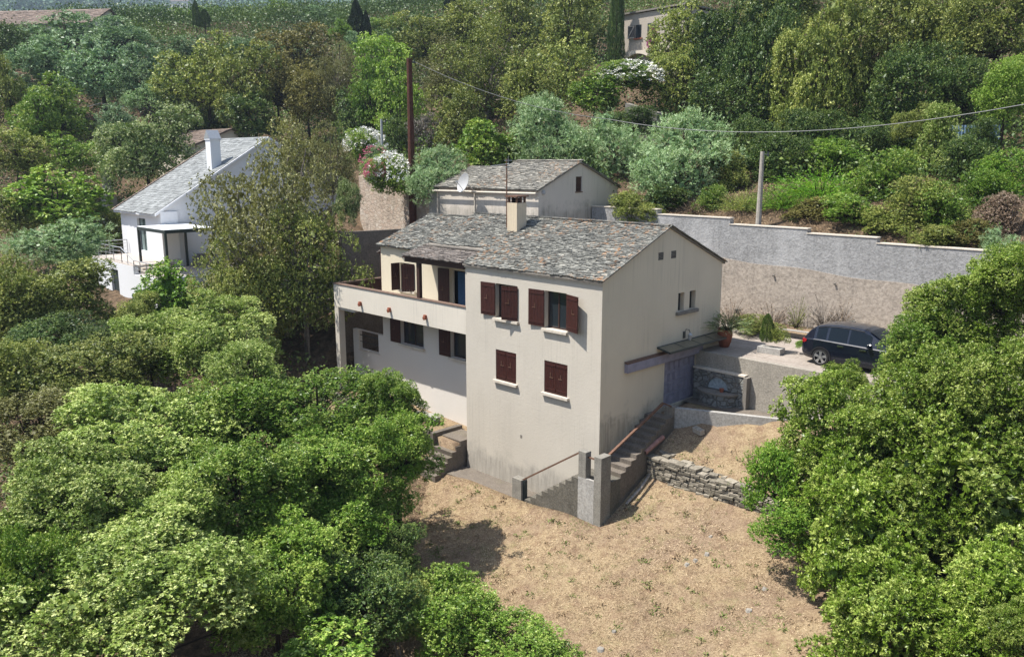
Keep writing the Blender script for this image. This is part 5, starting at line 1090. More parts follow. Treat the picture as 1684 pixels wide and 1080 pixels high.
# ---------------------------------------------------------------- the planting: direction, distance, size, kind, look
G_FL = 'oaks crowding the slope in the lower left'; G_HL = 'trees on the hillside behind'; G_OL = 'silvery olive trees'; G_R = 'dense shrubs filling the right side'; G_BK = 'shrubs on the bank above the retaining wall'
T_ = [
 # --- far skyline and top left
 (322, 24, 112, 6, 20, 'cypress', 'lf_cypress', 'slim dark cypress, taller one of the pair at the top left', 'cypress_tree', G_HL),
 (337, 31, 112, 8, 13, 'cypress', 'lf_cypress', 'short dark cypress, right one of the pair at the top left', 'cypress_tree', G_HL),
 (586, 32, 100, 15, 28, 'conifer', 'lf_conifer', 'dark conical conifer standing out on the skyline', 'conifer_tree', G_HL),
 (602, 42, 102, 9, 20, 'conifer', 'lf_conifer', 'narrow dark conifer touching the right of the bigger one', 'conifer_tree', G_HL),
 (741, 4, 110, 12, 12, 'conifer', 'lf_conifer', 'dark conifer tip cut by the top edge above the yellow green trees', 'conifer_tree', G_HL),
 (557, 54, 96, 24, 20, 'far', 'lf_bright', 'bright green tree left of the skyline conifers', 'leafy_tree', G_HL),
 (583, 68, 92, 18, 16, 'olive_far', 'lf_silver_far', 'small greyish olive below the skyline conifers', 'olive_tree', G_OL),
 (104, 50, 96, 74, 36, 'olive_far', 'lf_silver_far', 'silvery olive in front of the long brown tiled roof', 'olive_tree', G_OL),
 (186, 62, 94, 62, 36, 'olive_far', 'lf_silver_far', 'silvery olive right below the end of the long tiled roof', 'olive_tree', G_OL),
 (285, 82, 96, 58, 24, 'olive_far', 'lf_silver_far', 'silvery olive below the cypress pair', 'olive_tree', G_OL),
 (400, 86, 100, 66, 24, 'olive_far', 'lf_silver_far', 'pale silvery olive right of the cypress pair', 'olive_tree', G_OL),
 (475, 94, 100, 44, 24, 'olive_far', 'lf_silver_far', 'grey olive half hidden by the bronze oak', 'olive_tree', G_OL),
 (75, 108, 86, 66, 45, 'olive_far', 'lf_silver_far', 'big silver olive at the left edge of the olive row', 'olive_tree', G_OL),
 (165, 112, 85, 70, 52, 'olive_far', 'lf_silver_far', 'broad silver olive in the middle of the olive row', 'olive_tree', G_OL),
 (250, 126, 82, 58, 50, 'olive_far', 'lf_silver_far', 'silver olive touching the olive green oak on its right', 'olive_tree', G_OL),
 (238, 158, 78, 28, 22, 'olive_far', 'lf_silver', 'low pale olive bough above the dark gap', 'olive_tree', G_OL),
 (8, 70, 90, 36, 34, 'far', 'lf_dark', 'dark evergreen at the left edge below the cream house', 'oak_tree', G_HL),
 (14, 150, 72, 34, 58, 'far', 'lf_olive', 'tall dull green tree cut by the left edge', 'oak_tree', G_HL),
 (95, 180, 70, 62, 56, 'far', 'lf_green', 'rounded green tree with a yellowish top at the upper left', 'leafy_tree', G_HL),
 (60, 195, 68, 44, 46, 'far', 'lf_green', 'green tree leaning on the rounded one at the upper left', 'leafy_tree', G_HL),
 (196, 200, 72, 34, 28, 'far', 'lf_silver_far', 'little bluish shrub below the olive row', 'shrub', G_HL),
 (340, 122, 80, 66, 66, 'far', 'lf_olive', 'large olive green oak between silver olives and bronze oak', 'oak_tree', G_HL),
 (392, 140, 76, 54, 66, 'far', 'lf_olive', 'oak with yellow green top above the white house roof', 'oak_tree', G_HL),
 (285, 200, 80, 44, 40, 'far', 'lf_dark', 'dark oak in shade behind the thin grey pole', 'oak_tree', G_HL),
 (350, 200, 84, 54, 40, 'far', 'lf_dark', 'dark oak behind the cottage roof', 'oak_tree', G_HL),
 (488, 88, 84, 64, 50, 'far', 'lf_brown', 'bronze brown oak with a spreading crown left of the conifers', 'oak_tree', G_HL),
 (455, 140, 78, 48, 52, 'far', 'lf_brown', 'bronze oak below the spreading brown one', 'oak_tree', G_HL),
 (505, 150, 76, 42, 52, 'far', 'lf_brown', 'dull bronze oak left of the bare grey tree', 'oak_tree', G_HL),
 (420, 190, 74, 50, 40, 'far', 'lf_dark', 'shady oak behind the big thin leaved tree', 'oak_tree', G_HL),
 (553, 128, 76, 40, 56, 'sparse', 'lf_sparse', 'thin greyish tree with pale bare branches', 'bare_tree', G_HL),
 (575, 190, 72, 36, 44, 'far', 'lf_dark', 'dark green tree behind the white and pink oleander', 'oak_tree', G_HL),
 (640, 108, 82, 56, 50, 'far', 'lf_lime', 'yellow green oak at the top left of the brown pole', 'oak_tree', G_HL),
 (612, 158, 70, 42, 60, 'far', 'lf_bright', 'fresh green tree left of the brown pole', 'leafy_tree', G_HL),
 (650, 172, 68, 42, 66, 'far', 'lf_lime', 'light green tree right behind the brown pole', 'leafy_tree', G_HL),
 (700, 68, 92, 56, 40, 'far', 'lf_olive', 'olive green oak on the skyline right of the conifers', 'oak_tree', G_HL),
 (775, 46, 92, 62, 44, 'far', 'lf_olive', 'broad oak on the skyline above the branchy one', 'oak_tree', G_HL),
 (850, 30, 88, 62, 60, 'far', 'lf_olive', 'olive oak at the top edge left of the tall cypress', 'oak_tree', G_HL),
 (935, 40, 84, 62, 70, 'far', 'lf_olive', 'tall olive oak at the top edge beside the tall cypress', 'oak_tree', G_HL),
 (730, 118, 72, 52, 60, 'sparse', 'lf_sparse', 'dull thin crowned oak right of the brown pole', 'oak_tree', G_HL),
 (800, 118, 70, 86, 84, 'sparse', 'lf_olive', 'wide branchy oak with dark limbs showing through its crown', 'oak_tree', G_HL),
 (745, 195, 64, 46, 50, 'far', 'lf_olive', 'yellowish bushy oak above the grey green oleander', 'oak_tree', G_HL),
 (868, 150, 64, 54, 54, 'far', 'lf_olive', 'rounded yellowish oak above the left silver tree', 'oak_tree', G_HL),
 (925, 120, 72, 60, 66, 'far', 'lf_olive', 'dense oak left of the tall cypress', 'oak_tree', G_HL),
 (690, 222, 66, 28, 34, 'far', 'lf_grey', 'dry grey shrub just right of the brown pole', 'shrub', G_HL),
 (1014, 52, 74, 13, 76, 'cypress', 'lf_cypress', 'tall green cypress column beside the tower house', 'cypress_tree', G_HL),
 # --- upper right hillside
 (1120, 60, 66, 58, 64, 'far', 'lf_olive', 'oak hiding the right side of the tower house', 'oak_tree', G_HL),
 (1120, 130, 62, 48, 54, 'far', 'lf_olive', 'oak below the tower house with light sprays of leaves', 'oak_tree', G_HL),
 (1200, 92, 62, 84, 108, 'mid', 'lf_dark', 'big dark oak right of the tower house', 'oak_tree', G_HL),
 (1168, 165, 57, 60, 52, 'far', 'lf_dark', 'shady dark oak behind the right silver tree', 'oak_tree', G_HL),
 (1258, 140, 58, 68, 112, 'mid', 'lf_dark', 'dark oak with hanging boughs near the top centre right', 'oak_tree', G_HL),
 (1345, 128, 54, 76, 122, 'mid', 'lf_olive', 'tall olive oak with a yellowish left flank', 'oak_tree', G_HL),
 (1300, 20, 64, 70, 60, 'mid', 'lf_olive', 'oak at the top edge above the yellowish flanked one', 'oak_tree', G_HL),
 (1425, 84, 56, 88, 100, 'mid', 'lf_olive', 'spreading oak with slanting dark limbs at the upper right', 'oak_tree', G_HL),
 (1540, 62, 56, 88, 84, 'mid', 'lf_olive', 'wide shady oak at the top right', 'oak_tree', G_HL),
 (1640, 45, 52, 70, 70, 'mid', 'lf_olive', 'oak filling the top right corner', 'oak_tree', G_HL),
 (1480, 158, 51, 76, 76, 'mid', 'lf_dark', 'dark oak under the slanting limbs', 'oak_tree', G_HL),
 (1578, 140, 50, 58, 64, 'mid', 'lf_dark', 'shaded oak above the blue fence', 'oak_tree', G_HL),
 (1655, 148, 45, 56, 52, 'mid', 'lf_lime', 'sunlit yellow green oak at the right edge above the blue fence', 'oak_tree', G_HL),
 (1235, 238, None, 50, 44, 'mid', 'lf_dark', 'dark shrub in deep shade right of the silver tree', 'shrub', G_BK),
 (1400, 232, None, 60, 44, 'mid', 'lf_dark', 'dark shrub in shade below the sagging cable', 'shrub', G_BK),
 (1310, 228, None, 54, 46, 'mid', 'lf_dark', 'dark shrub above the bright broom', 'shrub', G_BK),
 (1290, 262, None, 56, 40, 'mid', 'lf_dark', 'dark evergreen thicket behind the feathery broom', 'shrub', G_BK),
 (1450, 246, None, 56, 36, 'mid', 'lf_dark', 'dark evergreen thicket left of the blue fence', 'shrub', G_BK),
 (1352, 292, None, 72, 38, 'broom', 'lf_broom', 'vivid green broom, largest one on the bank right of the concrete pole', 'broom_shrub', G_BK),
 (1292, 318, None, 48, 28, 'broom', 'lf_broom', 'feathery green broom around the foot of the concrete pole', 'broom_shrub', G_BK),
 (1222, 322, None, 36, 28, 'broom', 'lf_olive', 'dull yellowish broom left of the concrete pole', 'broom_shrub', G_BK),
 (1450, 290, None, 56, 44, 'shrub', 'lf_green', 'glossy green shrub in the middle of the bank', 'shrub', G_BK),
 (1405, 345, None, 48, 26, 'shrub', 'lf_green', 'low green shrub over the wall below the big broom', 'shrub', G_BK),
 (1505, 330, None, 48, 40, 'shrub', 'lf_olive', 'yellowish green shrub above the wall at the right', 'shrub', G_BK),
 (1546, 240, 43.5, 54, 62, 'mid', 'lf_pale', 'pale flowering oak in front of the blue fence', 'oak_tree', G_BK),
 (1560, 340, None, 46, 42, 'shrub', 'lf_green', 'mixed green shrub left of the dry pinkish bush', 'shrub', G_BK),
 (1635, 352, None, 38, 34, 'shrub', 'lf_dry', 'dry pinkish brown bush near the right edge', 'shrub', G_BK),
 (1660, 288, None, 46, 42, 'shrub', 'lf_bright', 'fresh light green shrub at the right edge above the dry bush', 'shrub', G_BK),
 (1655, 408, None, 42, 34, 'olive', 'lf_silver', 'greyish green shrub spilling over the right end of the wall', 'shrub', G_BK),
 (1168, 326, None, 26, 22, 'shrub', 'lf_green', 'small dark green shrub below the right silver tree', 'shrub', G_BK),
 (1044, 344, None, 36, 28, 'shrub', 'lf_olive', 'little olive green shrub beside the annex gable', 'shrub', G_BK),
 (1095, 325, None, 36, 22, 'shrub', 'lf_dark', 'dark undergrowth below the silver trees', 'shrub', G_BK),
 (1200, 285, None, 36, 34, 'shrub', 'lf_olive', 'yellowish bush between the right silver olive and the concrete pole', 'shrub', G_BK),
 (1385, 262, None, 56, 34, 'shrub', 'lf_bright', 'light green bush behind the vivid broom', 'shrub', G_BK),
 (1330, 345, None, 40, 20, 'shrub', 'lf_brown', 'low brownish bush on the bank just above the wall under the broom', 'shrub', G_BK),
 (1465, 362, None, 46, 24, 'shrub', 'lf_olive', 'low olive bush on the bank above the stepped wall', 'shrub', G_BK),
 (1535, 390, None, 44, 20, 'shrub', 'lf_olive', 'low bush over the wall coping at the right', 'shrub', G_BK),
 (1480, 250, None, 46, 34, 'shrub', 'lf_green', 'green bush below the left end of the blue fence', 'shrub', G_BK),
 (1600, 270, None, 40, 44, 'shrub', 'lf_dark', 'dark bush in shade below the right end of the blue fence', 'shrub', G_BK),
 (1610, 310, None, 36, 32, 'shrub', 'lf_bright', 'fresh green bush above the dry pinkish one', 'shrub', G_BK),
 (1265, 268, None, 36, 34, 'shrub', 'lf_dark', 'dark bush behind the top of the concrete pole', 'shrub', G_BK),
 (1145, 338, None, 30, 16, 'weeds', 'lf_dry', 'dry brown brush on the bank left of the concrete pole', 'dry_plant', G_BK),
 (1590, 385, None, 34, 24, 'shrub', 'lf_brown', 'dull brown bush at the foot of the dry pinkish one', 'shrub', G_BK),
 # --- silver trees and oleanders behind the house
 (912, 226, None, 72, 66, 'olive', 'lf_silver', 'left silver olive with wispy shoots behind the annex', 'olive_tree', G_OL),
 (1022, 242, None, 64, 58, 'olive', 'lf_silver', 'middle silver olive above the annex gable', 'olive_tree', G_OL),
 (1116, 262, None, 80, 76, 'olive', 'lf_silver', 'largest silver olive, right of the annex gable', 'olive_tree', G_OL),
 (1038, 128, 62, 52, 26, 'shrub', 'lf_green', 'white flowering oleander below the tower house', 'oleander_bush', 'oleanders', [(FLOWERS, 'flower_white')]),
 (978, 150, 61, 44, 30, 'fig', 'lf_green', 'dark green fig left of the white oleander on the hill', 'fig_tree', G_HL),
 (1046, 204, 55, 50, 26, 'mid', 'lf_dark', 'dark shrub against the hillside garden wall', 'shrub', G_HL),
 (600, 240, 58, 34, 28, 'shrub', 'lf_green', 'white oleander left of the slim grey pole', 'oleander_bush', 'oleanders', [(FLOWERS, 'flower_white')]),
 (616, 262, 56, 24, 22, 'shrub', 'lf_silver', 'pink oleander just left of the slim grey pole', 'oleander_bush', 'oleanders', [(FLOWERS2, 'flower_pink')]),
 (642, 286, 51.5, 36, 34, 'shrub', 'lf_green', 'white oleander hanging over the rubble wall', 'oleander_bush', 'oleanders', [(FLOWERS, 'flower_white')]),
 (616, 284, 51, 18, 20, 'shrub', 'lf_green', 'pink oleander at the corner of the rubble wall', 'oleander_bush', 'oleanders', [(FLOWERS, 'flower_pink')]),
 (715, 287, 50.5, 50, 44, 'olive', 'lf_silver', 'grey green oleander without flowers beside the annex', 'oleander_bush', 'oleanders'),
 (800, 240, 56, 46, 38, 'fig', 'lf_green', 'dark green fig behind the annex roof', 'fig_tree', G_HL),
 (850, 245, 57, 26, 30, 'fig', 'lf_bright', 'bright green foliage left of the left silver olive', 'fig_tree', G_HL),
 (655, 225, 62, 28, 34, 'far', 'lf_dark', 'dark bush behind the foot of the brown pole', 'shrub', G_HL),
 (1073, 70, 73, 9, 24, 'shrub', 'lf_olive', 'magenta bougainvillea on the tower house wall', 'bougainvillea', None, [(FLOWERS, 'bougainvillea')]),
 (574, 332, 50, 20, 34, 'mid', 'lf_wall', 'pale flowering bush left of the rubble wall', 'shrub', None),
 (250, 54, 128, 42, 18, 'olive_far', 'lf_silver_far', 'far pale olive left of the cypress pair in the top left', 'olive_tree', G_OL),
 (330, 58, 132, 44, 18, 'far', 'lf_lime', 'far light green tree just right of the cypress pair', 'leafy_tree', G_HL),
 (395, 50, 140, 46, 20, 'olive_far', 'lf_silver_far', 'far greyish tree at the foot of the mountain left of the bronze oak', 'olive_tree', G_OL),
 (455, 56, 136, 40, 20, 'far', 'lf_green', 'far green tree peeping over the bronze oak', 'leafy_tree', G_HL),
 (528, 62, 128, 34, 20, 'olive_far', 'lf_silver_far', 'far pale tree between bronze oak and skyline conifers', 'olive_tree', G_OL),
 (640, 62, 118, 42, 22, 'far', 'lf_green', 'far green tree right of the skyline conifers', 'leafy_tree', G_HL),
 (1500, 205, 45, 34, 30, 'mid', 'lf_olive', 'olive bush leaning over the left half of the blue fence', 'shrub', G_BK),
 (1618, 232, 43, 34, 34, 'mid', 'lf_dark', 'dark bush hiding the right half of the blue fence', 'shrub', G_BK),
 (1075, 350, None, 26, 16, 'shrub', 'lf_olive', 'small bush spilling over the left end of the retaining wall', 'shrub', G_BK),
 # --- around the white house
 (240, 245, 64, 80, 64, 'mid', 'lf_wall', 'rounded pale blossomed holm oak behind the white house', 'oak_tree', G_HL),
 (112, 250, 66, 50, 34, 'far', 'lf_green', 'feathery green tree left of the pale pillar', 'leafy_tree', G_HL),
 (40, 250, 66, 56, 40, 'far', 'lf_olive', 'dull green tree at the left edge above the lime green one', 'oak_tree', G_HL),
 (90, 325, 60, 78, 46, 'fig', 'lf_lime', 'bright lime green spreading tree at the left', 'leafy_tree', G_HL),
 (20, 350, 58, 46, 40, 'far', 'lf_olive', 'olive green oak at the left edge below the lime tree', 'oak_tree', G_HL),
 (180, 375, 62, 40, 36, 'far', 'lf_olive', 'bush beside the left terrace of the white house', 'shrub', G_HL),
 (100, 395, 46, 76, 40, 'olive', 'lf_silver', 'pale grey green olive at the left in front of the terrace', 'olive_tree', G_OL),
 (104, 496, 43, 100, 62, 'mid', 'lf_olive', 'broad holm oak at the left in front of the white terrace', 'oak_tree', G_FL),
 (20, 500, 41, 70, 70, 'mid', 'lf_olive', 'shady holm oak at the left edge', 'oak_tree', G_FL),
 (282, 482, 47, 58, 52, 'fig', 'lf_bright', 'vivid green bush below the dark pergola', 'leafy_tree', None),
 (448, 385, 46, 120, 176, 'sparse', 'lf_sparse', 'tall thin leaved tree with visible stems between the two houses', 'slender_tree', None),
 (500, 440, 44, 84, 110, 'sparse', 'lf_olive', 'denser dull tree beside the terrace column', 'slender_tree', None),
 (545, 275, 52, 40, 72, 'sparse', 'lf_sparse', 'slim tree with dark stems left of the rubble wall', 'slender_tree', None),
 (490, 250, 54, 36, 48, 'sparse', 'lf_sparse', 'thin yellowish tree behind the tall thin leaved one', 'slender_tree', None),
 (400, 480, 44, 84, 96, 'sparse', 'lf_olive', 'shaded tree behind the vivid green bush', 'slender_tree', None),
 # --- lower left oaks
 (335, 555, 36, 106, 62, 'near', 'lf_pale', 'cream flowered oak, upper one left of the terrace column', 'oak_tree', G_FL),
 (245, 570, 35, 70, 48, 'mid', 'lf_pale', 'pale oak above the shadowed gap at the left', 'oak_tree', G_FL),
 (410, 605, 31, 70, 46, 'mid', 'lf_pale', 'pale oak low beside the terrace column', 'oak_tree', G_FL),
 (150, 610, 33, 110, 58, 'mid', 'lf_olive', 'dull olive oak in the left middle', 'oak_tree', G_FL),
 (35, 625, 33, 80, 66, 'mid', 'lf_olive', 'grey olive oak at the left edge in the middle', 'oak_tree', G_FL),
 (70, 710, 31, 100, 70, 'mid', 'lf_sparse', 'greyish thin leaved oak at the left edge', 'oak_tree', G_FL),
 (240, 725, 28, 150, 88, 'near', 'lf_pale', 'large yellow green oak left of centre', 'oak_tree', G_FL),
 (400, 690, 30, 110, 70, 'mid', 'lf_green', 'green oak right of the large yellow green one', 'oak_tree', G_FL),
 (520, 670, 30, 100, 56, 'mid', 'lf_green', 'green oak in front of the terrace column', 'oak_tree', G_FL),
 (645, 652, 30, 52, 46, 'near', 'lf_green', 'small round oak in front of the shaded lower wall', 'oak_tree', G_FL),
 (655, 745, 29, 66, 62, 'near', 'lf_green', 'green oak just left of the short steps', 'oak_tree', G_FL),
 (540, 770, 28, 96, 66, 'near', 'lf_green', 'dense green oak left of the one beside the steps', 'oak_tree', G_FL),
 (400, 800, 26, 120, 86, 'near', 'lf_green', 'green oak in the middle of the lower left', 'oak_tree', G_FL),
 (556, 874, 27.5, 98, 68, 'near', 'lf_green', 'green oak overhanging the left edge of the dry lawn', 'oak_tree', G_FL),
 (110, 845, 24, 140, 96, 'near', 'lf_pale', 'pale oak at the left edge in the lower part', 'oak_tree', G_FL),
 (255, 870, 23.5, 120, 80, 'near', 'lf_pale', 'pale oak between left edge and lower middle', 'oak_tree', G_FL),
 (215, 1000, 20.5, 190, 104, 'near', 'lf_pale', 'nearest pale oak along the bottom left edge', 'oak_tree', G_FL),
 (30, 985, 21, 90, 110, 'near', 'lf_green', 'shady oak in the bottom left corner', 'oak_tree', G_FL),
 (450, 950, 23.5, 110, 90, 'near', 'lf_green', 'oak with a dark hollow at the bottom centre left', 'oak_tree', G_FL),
 (570, 990, 23.5, 96, 64, 'mid', 'lf_dark', 'dark oak in the shade at the bottom centre', 'oak_tree', G_FL),
 (545, 1062, 21.5, 76, 34, 'fig', 'lf_green', 'fresh light green bush at the bottom centre', 'shrub', None),
 (738, 966, 26.5, 62, 46, 'shrub', 'lf_green', 'bright green bush around the white stake', 'shrub', None),
 (748, 1042, 24, 88, 62, 'mid', 'lf_green', 'green bush below the white stake at the bottom edge', 'shrub', None),
 (868, 1062, 23.5, 92, 42, 'mid', 'lf_green', 'low mossy green bush at the bottom edge of the lawn', 'shrub', None),
 (640, 905, 26.5, 52, 40, 'mid', 'lf_dark', 'dark low bush under the oak at the left edge of the lawn', 'shrub', None),
 (688, 990, 25.5, 62, 46, 'mid', 'lf_olive', 'dull bush between the bare shrub and the white stake', 'shrub', None),
 (610, 945, 25.5, 60, 40, 'mid', 'lf_dark', 'dark bush in the hollow behind the bare shrub', 'shrub', None),
 # --- right hand shrubs
 (1385, 710, 26, 100, 94, 'near', 'lf_right', 'dark limbed shrub in front of the court wall end', 'shrub', G_R),
 (1392, 628, 28, 40, 30, 'tuft', 'lf_right', 'light tufted crown below the parked car', 'shrub', G_R),
 (1510, 570, 27, 74, 62, 'mid', 'lf_green', 'darker green shrub covering the front of the car', 'shrub', G_R),
 (1590, 520, 27, 92, 72, 'near', 'lf_right', 'yellow green shrub below the right end of the wall', 'shrub', G_R),
 (1650, 470, 26, 70, 60, 'near', 'lf_right', 'yellow green shrub at the right edge beside the wall', 'shrub', G_R),
 (1520, 700, 25, 124, 104, 'near', 'lf_right', 'big yellow green shrub in the middle right', 'shrub', G_R),
 (1640, 640, 23.5, 110, 100, 'near', 'lf_right', 'yellow green shrub on the right edge below the wall', 'shrub', G_R),
 (1440, 862, 24, 112, 116, 'tuft', 'lf_right', 'tufted shrub beside the dry lawn on the right', 'shrub', G_R),
 (1580, 835, 22.5, 140, 124, 'tuft', 'lf_right', 'large tufted shrub at the lower right', 'shrub', G_R),
 (1480, 1020, 21, 122, 116, 'tuft', 'lf_right', 'lowest tufted shrub bordering the lawn at the bottom right', 'shrub', G_R),
 (1630, 1000, 19.5, 116, 112, 'tuft', 'lf_right', 'tufted shrub filling the bottom right corner', 'shrub', G_R),
 (1672, 1040, 17, 52, 56, 'tuft', 'lf_right', 'nearest bright tuft cut by the bottom right corner', 'shrub', G_R),
 (1278, 790, 26, 46, 62, 'shrub', 'lf_bright', 'vivid green sprawling bush at the end of the dry stone wall', 'shrub', G_R),
 (1290, 862, 25, 50, 40, 'shrub', 'lf_bright', 'vivid green bush below the end of the dry stone wall', 'shrub', G_R),
 (1240, 745, 26.5, 14, 40, 'weeds', 'lf_bright', 'lanky green sapling above the dry stone wall', 'sapling', None),
 # --- potted and small plants
 (1197, 521, 35.1, 30, 24, 'spiky', 'lf_wall', 'spiky yucca growing in the terracotta jar', 'yucca_plant', None),
 (1262, 540, 34.6, 10, 22, 'cypress', 'lf_dark', 'narrow dark shrub in the grey trough', 'shrub', None),
 (1280, 548, 34.6, 18, 16, 'shrub', 'lf_olive', 'small dull bush in the grey trough', 'shrub', None),
 (1202, 506, 38.5, 24, 30, 'weeds', 'lf_dry', 'dried flower stalks behind the terracotta jar', 'dry_plant', 'dry plants in the wall bed'),
 (1235, 532, 38, 30, 14, 'shrub', 'lf_olive', 'yellowish ground shrub in the bed left of the trough', 'shrub', None),
 (1272, 512, 38.5, 30, 32, 'weeds', 'lf_dry', 'tan dry stalks behind the grey trough', 'dry_plant', 'dry plants in the wall bed'),
 (1312, 506, 38, 15, 40, 'weeds', 'lf_olive', 'tall thin weed against the wall left of the car', 'weed', None),
 (1358, 506, 37.5, 22, 40, 'weeds', 'lf_grey', 'grey dry bush against the wall above the car', 'dry_plant', 'dry plants in the wall bed'),
 (1386, 508, 37, 17, 36, 'weeds', 'lf_dry', 'reddish dry bush against the wall above the car', 'dry_plant', 'dry plants in the wall bed'),
 (1316, 566, 34.4, 9, 6, 'shrub', 'lf_bright', 'tuft of green weeds behind the rear wheel of the car', 'weed', None),
 (632, 822, 28, 56, 40, 'mid', 'lf_green', 'low green thicket beneath the oak beside the short steps', 'shrub', None),
 (62, 566, 37, 74, 36, 'mid', 'lf_dark', 'dark undergrowth below the shady oak at the left edge', 'shrub', None),
 (150, 552, 38.5, 62, 34, 'mid', 'lf_dark', 'dark thicket in the gap below the broad holm oak', 'shrub', None),
 (228, 520, 42, 46, 36, 'mid', 'lf_olive', 'olive green thicket under the white lower storey', 'shrub', None),
]
for r in T_:
    px_, py_, dp, rx, ry, pro, mt, lab, nm, grp = r[:10]; fl = r[10] if len(r) > 10 else None
    cat = {'oak_tree': 'tree', 'olive_tree': 'tree', 'leafy_tree': 'tree', 'slender_tree': 'tree', 'bare_tree': 'tree', 'fig_tree': 'tree', 'cypress_tree': 'tree', 'conifer_tree': 'tree'}.get(nm, 'plant' if nm in ('yucca_plant', 'dry_plant', 'weed', 'sapling') else 'bush')
    o = plant(px_, py_, dp, rx, ry, pro, mt, lab, nm, cat, grp, bark='bark_grey' if 'sparse' in pro else 'bark', flowers=fl, trunk=None if cat == 'tree' else False)
# leafless grey shrub
c = at(655, 1035, 24.5); e = empty('bare_shrub', (c[0], c[1], Hs(c[0], c[1])), 'leafless grey twiggy shrub at the bottom centre', 'bush'); child('branches', BARE, e, M['bark_grey'], (0, 0, c[2] - Hs(c[0], c[1])), (.85, .85, 1.1), 1.0)
ce = at(655, 1035, 20.5)

# ---------------------------------------------------------------- straw on the mown slope
rg = np.random.default_rng(21); n = 260000
X = rg.uniform(-8.5, 12, n); Y = rg.uniform(-13, 3.4, n)
yl = LOWW[0][1] + (X - LOWW[0][0]) * (LOWW[1][1] - LOWW[0][1]) / (LOWW[1][0] - LOWW[0][0])
ok = ~((X < 1.1) & (Y > -1.22)) & ~((Y > 1.45) & (Y < 2.0) & (X < 6.2)) & (Y < yl - .1) & ~((X < -7.4) & (Y > -1.8))
X, Y = X[ok], Y[ok]; dn = np.sin(X * 1.7 + np.sin(Y * 1.3) * 2) * np.sin(Y * 1.9 + 1.0 + np.sin(X * .8)) + .5 * np.sin(X * 4.1) * np.sin(Y * 3.7); ok = rg.random(len(X)) < .5 + .36 * dn + .22 * np.sin(X * .5 + 2) * np.sin(Y * .45); X, Y = X[ok], Y[ok]; n = len(X)
P = np.stack([X, Y, H(X, Y) + .005], 1); a = rg.random(n) * 2 * PI; el = rg.random(n) ** 2 * .9 + .04
A = np.stack([np.cos(a) * np.cos(el), np.sin(a) * np.cos(el), np.sin(el)], 1); L = .05 + .13 * rg.random(n) ** 2; Vg, Fg = leaf_quads(P, A, L, np.full(n, .007) + .008 * rg.random(n), rg, .05)
gy_ = ((np.sin(X * 1.1 + 2 * np.sin(Y * .9)) * np.sin(Y * 1.4 + 1.2 * np.sin(X * .7)) > .72) & (rg.random(n) < .55)).astype(float)
def m_straw():
    t = NT('straw'); c = t.ramp(t.attr('rnd'), (0, (.20, .135, .082)), (.4, (.44, .33, .20)), (1, (.70, .57, .385))); c = t.mix(t.attr('green'), c, (.12, .18, .04))
    return t.done(c, .8, None, 0, .15)
M['straw'] = m_straw(); so = bpy.data.objects.new('dry_grass', np_mesh('dry_grass', Vg, Fg, M['straw'], {'rnd': np.clip(rg.random(n) * .75 + .22 * np.sin(X * .55 + 1.3 * np.sin(Y * .4)) * np.sin(Y * .6 + .8) + .08, 0, 1), 'green': gy_})); COL.objects.link(so); tag(so, 'short dry straw and grass covering the slope below the house', kind='stuff')
# small weeds and dead clumps in the straw
n = 900; X = rg.uniform(-8, 10, n); Y = rg.uniform(-11, 3.2, n); yl = LOWW[0][1] + (X - LOWW[0][0]) * (LOWW[1][1] - LOWW[0][1]) / (LOWW[1][0] - LOWW[0][0])
ok = ~((X < 1.15) & (Y > -1.3)) & ~((Y > 1.4) & (Y < 2.1)) & (Y < yl - .2); X, Y = X[ok], Y[ok]; n = len(X); i = np.repeat(np.arange(n), 26); q = len(i); sz = .05 + .09 * rg.random(n) ** 2
A = rg.normal(size=(q, 3)) + [0, 0, .9]; P = np.stack([X[i], Y[i], H(X, Y)[i]], 1) + rg.normal(size=(q, 3)) * sz[i][:, None] * [.7, .7, .05]; L = sz[i] * (.6 + .9 * rg.random(q)); Vg, Fg = leaf_quads(P, A, L, L * .3, rg, .3)
so = bpy.data.objects.new('lawn_weeds', np_mesh('lawn_weeds', Vg, Fg, M['straw'], {'rnd': .3 * rg.random(q), 'green': ((rg.random(n) < .55)[i] * (.5 + .5 * rg.random(q)))})); COL.objects.link(so); tag(so, 'tiny green and brown weed tufts dotted over the dry lawn', kind='stuff')
# scrub and dead leaves on the bank above the retaining wall
n = 60000; X = rg.uniform(-12, 20, n); Y = 13.3 + rg.random(n) * 11; P = np.stack([X, Y, H(X, Y) + .01], 1); dn = np.sin(X * 1.3 + np.sin(Y) * 2) * np.sin(Y * 1.7 + np.sin(X)); ok = rg.random(n) < .5 + .45 * dn; P = P[ok]; n = len(P)
A = rg.normal(size=(n, 3)) * [1, 1, .7] + [0, 0, .5]; L = .08 + .2 * rg.random(n) ** 2; Vg, Fg = leaf_quads(P, A, L, L * .1 + .012, rg, .2)
gr = (np.sin(P[:, 0] * .9 + 1) * np.sin(P[:, 1] * 1.1 + np.sin(P[:, 0] * .5)) > .1) & (rg.random(n) < .8)
so = bpy.data.objects.new('bank_undergrowth', np_mesh('bank_undergrowth', Vg, Fg, M['straw'], {'rnd': rg.random(n) * .38, 'green': gr.astype(float)})); COL.objects.link(so); tag(so, 'dry brown undergrowth on the bank above the retaining wall', kind='stuff')


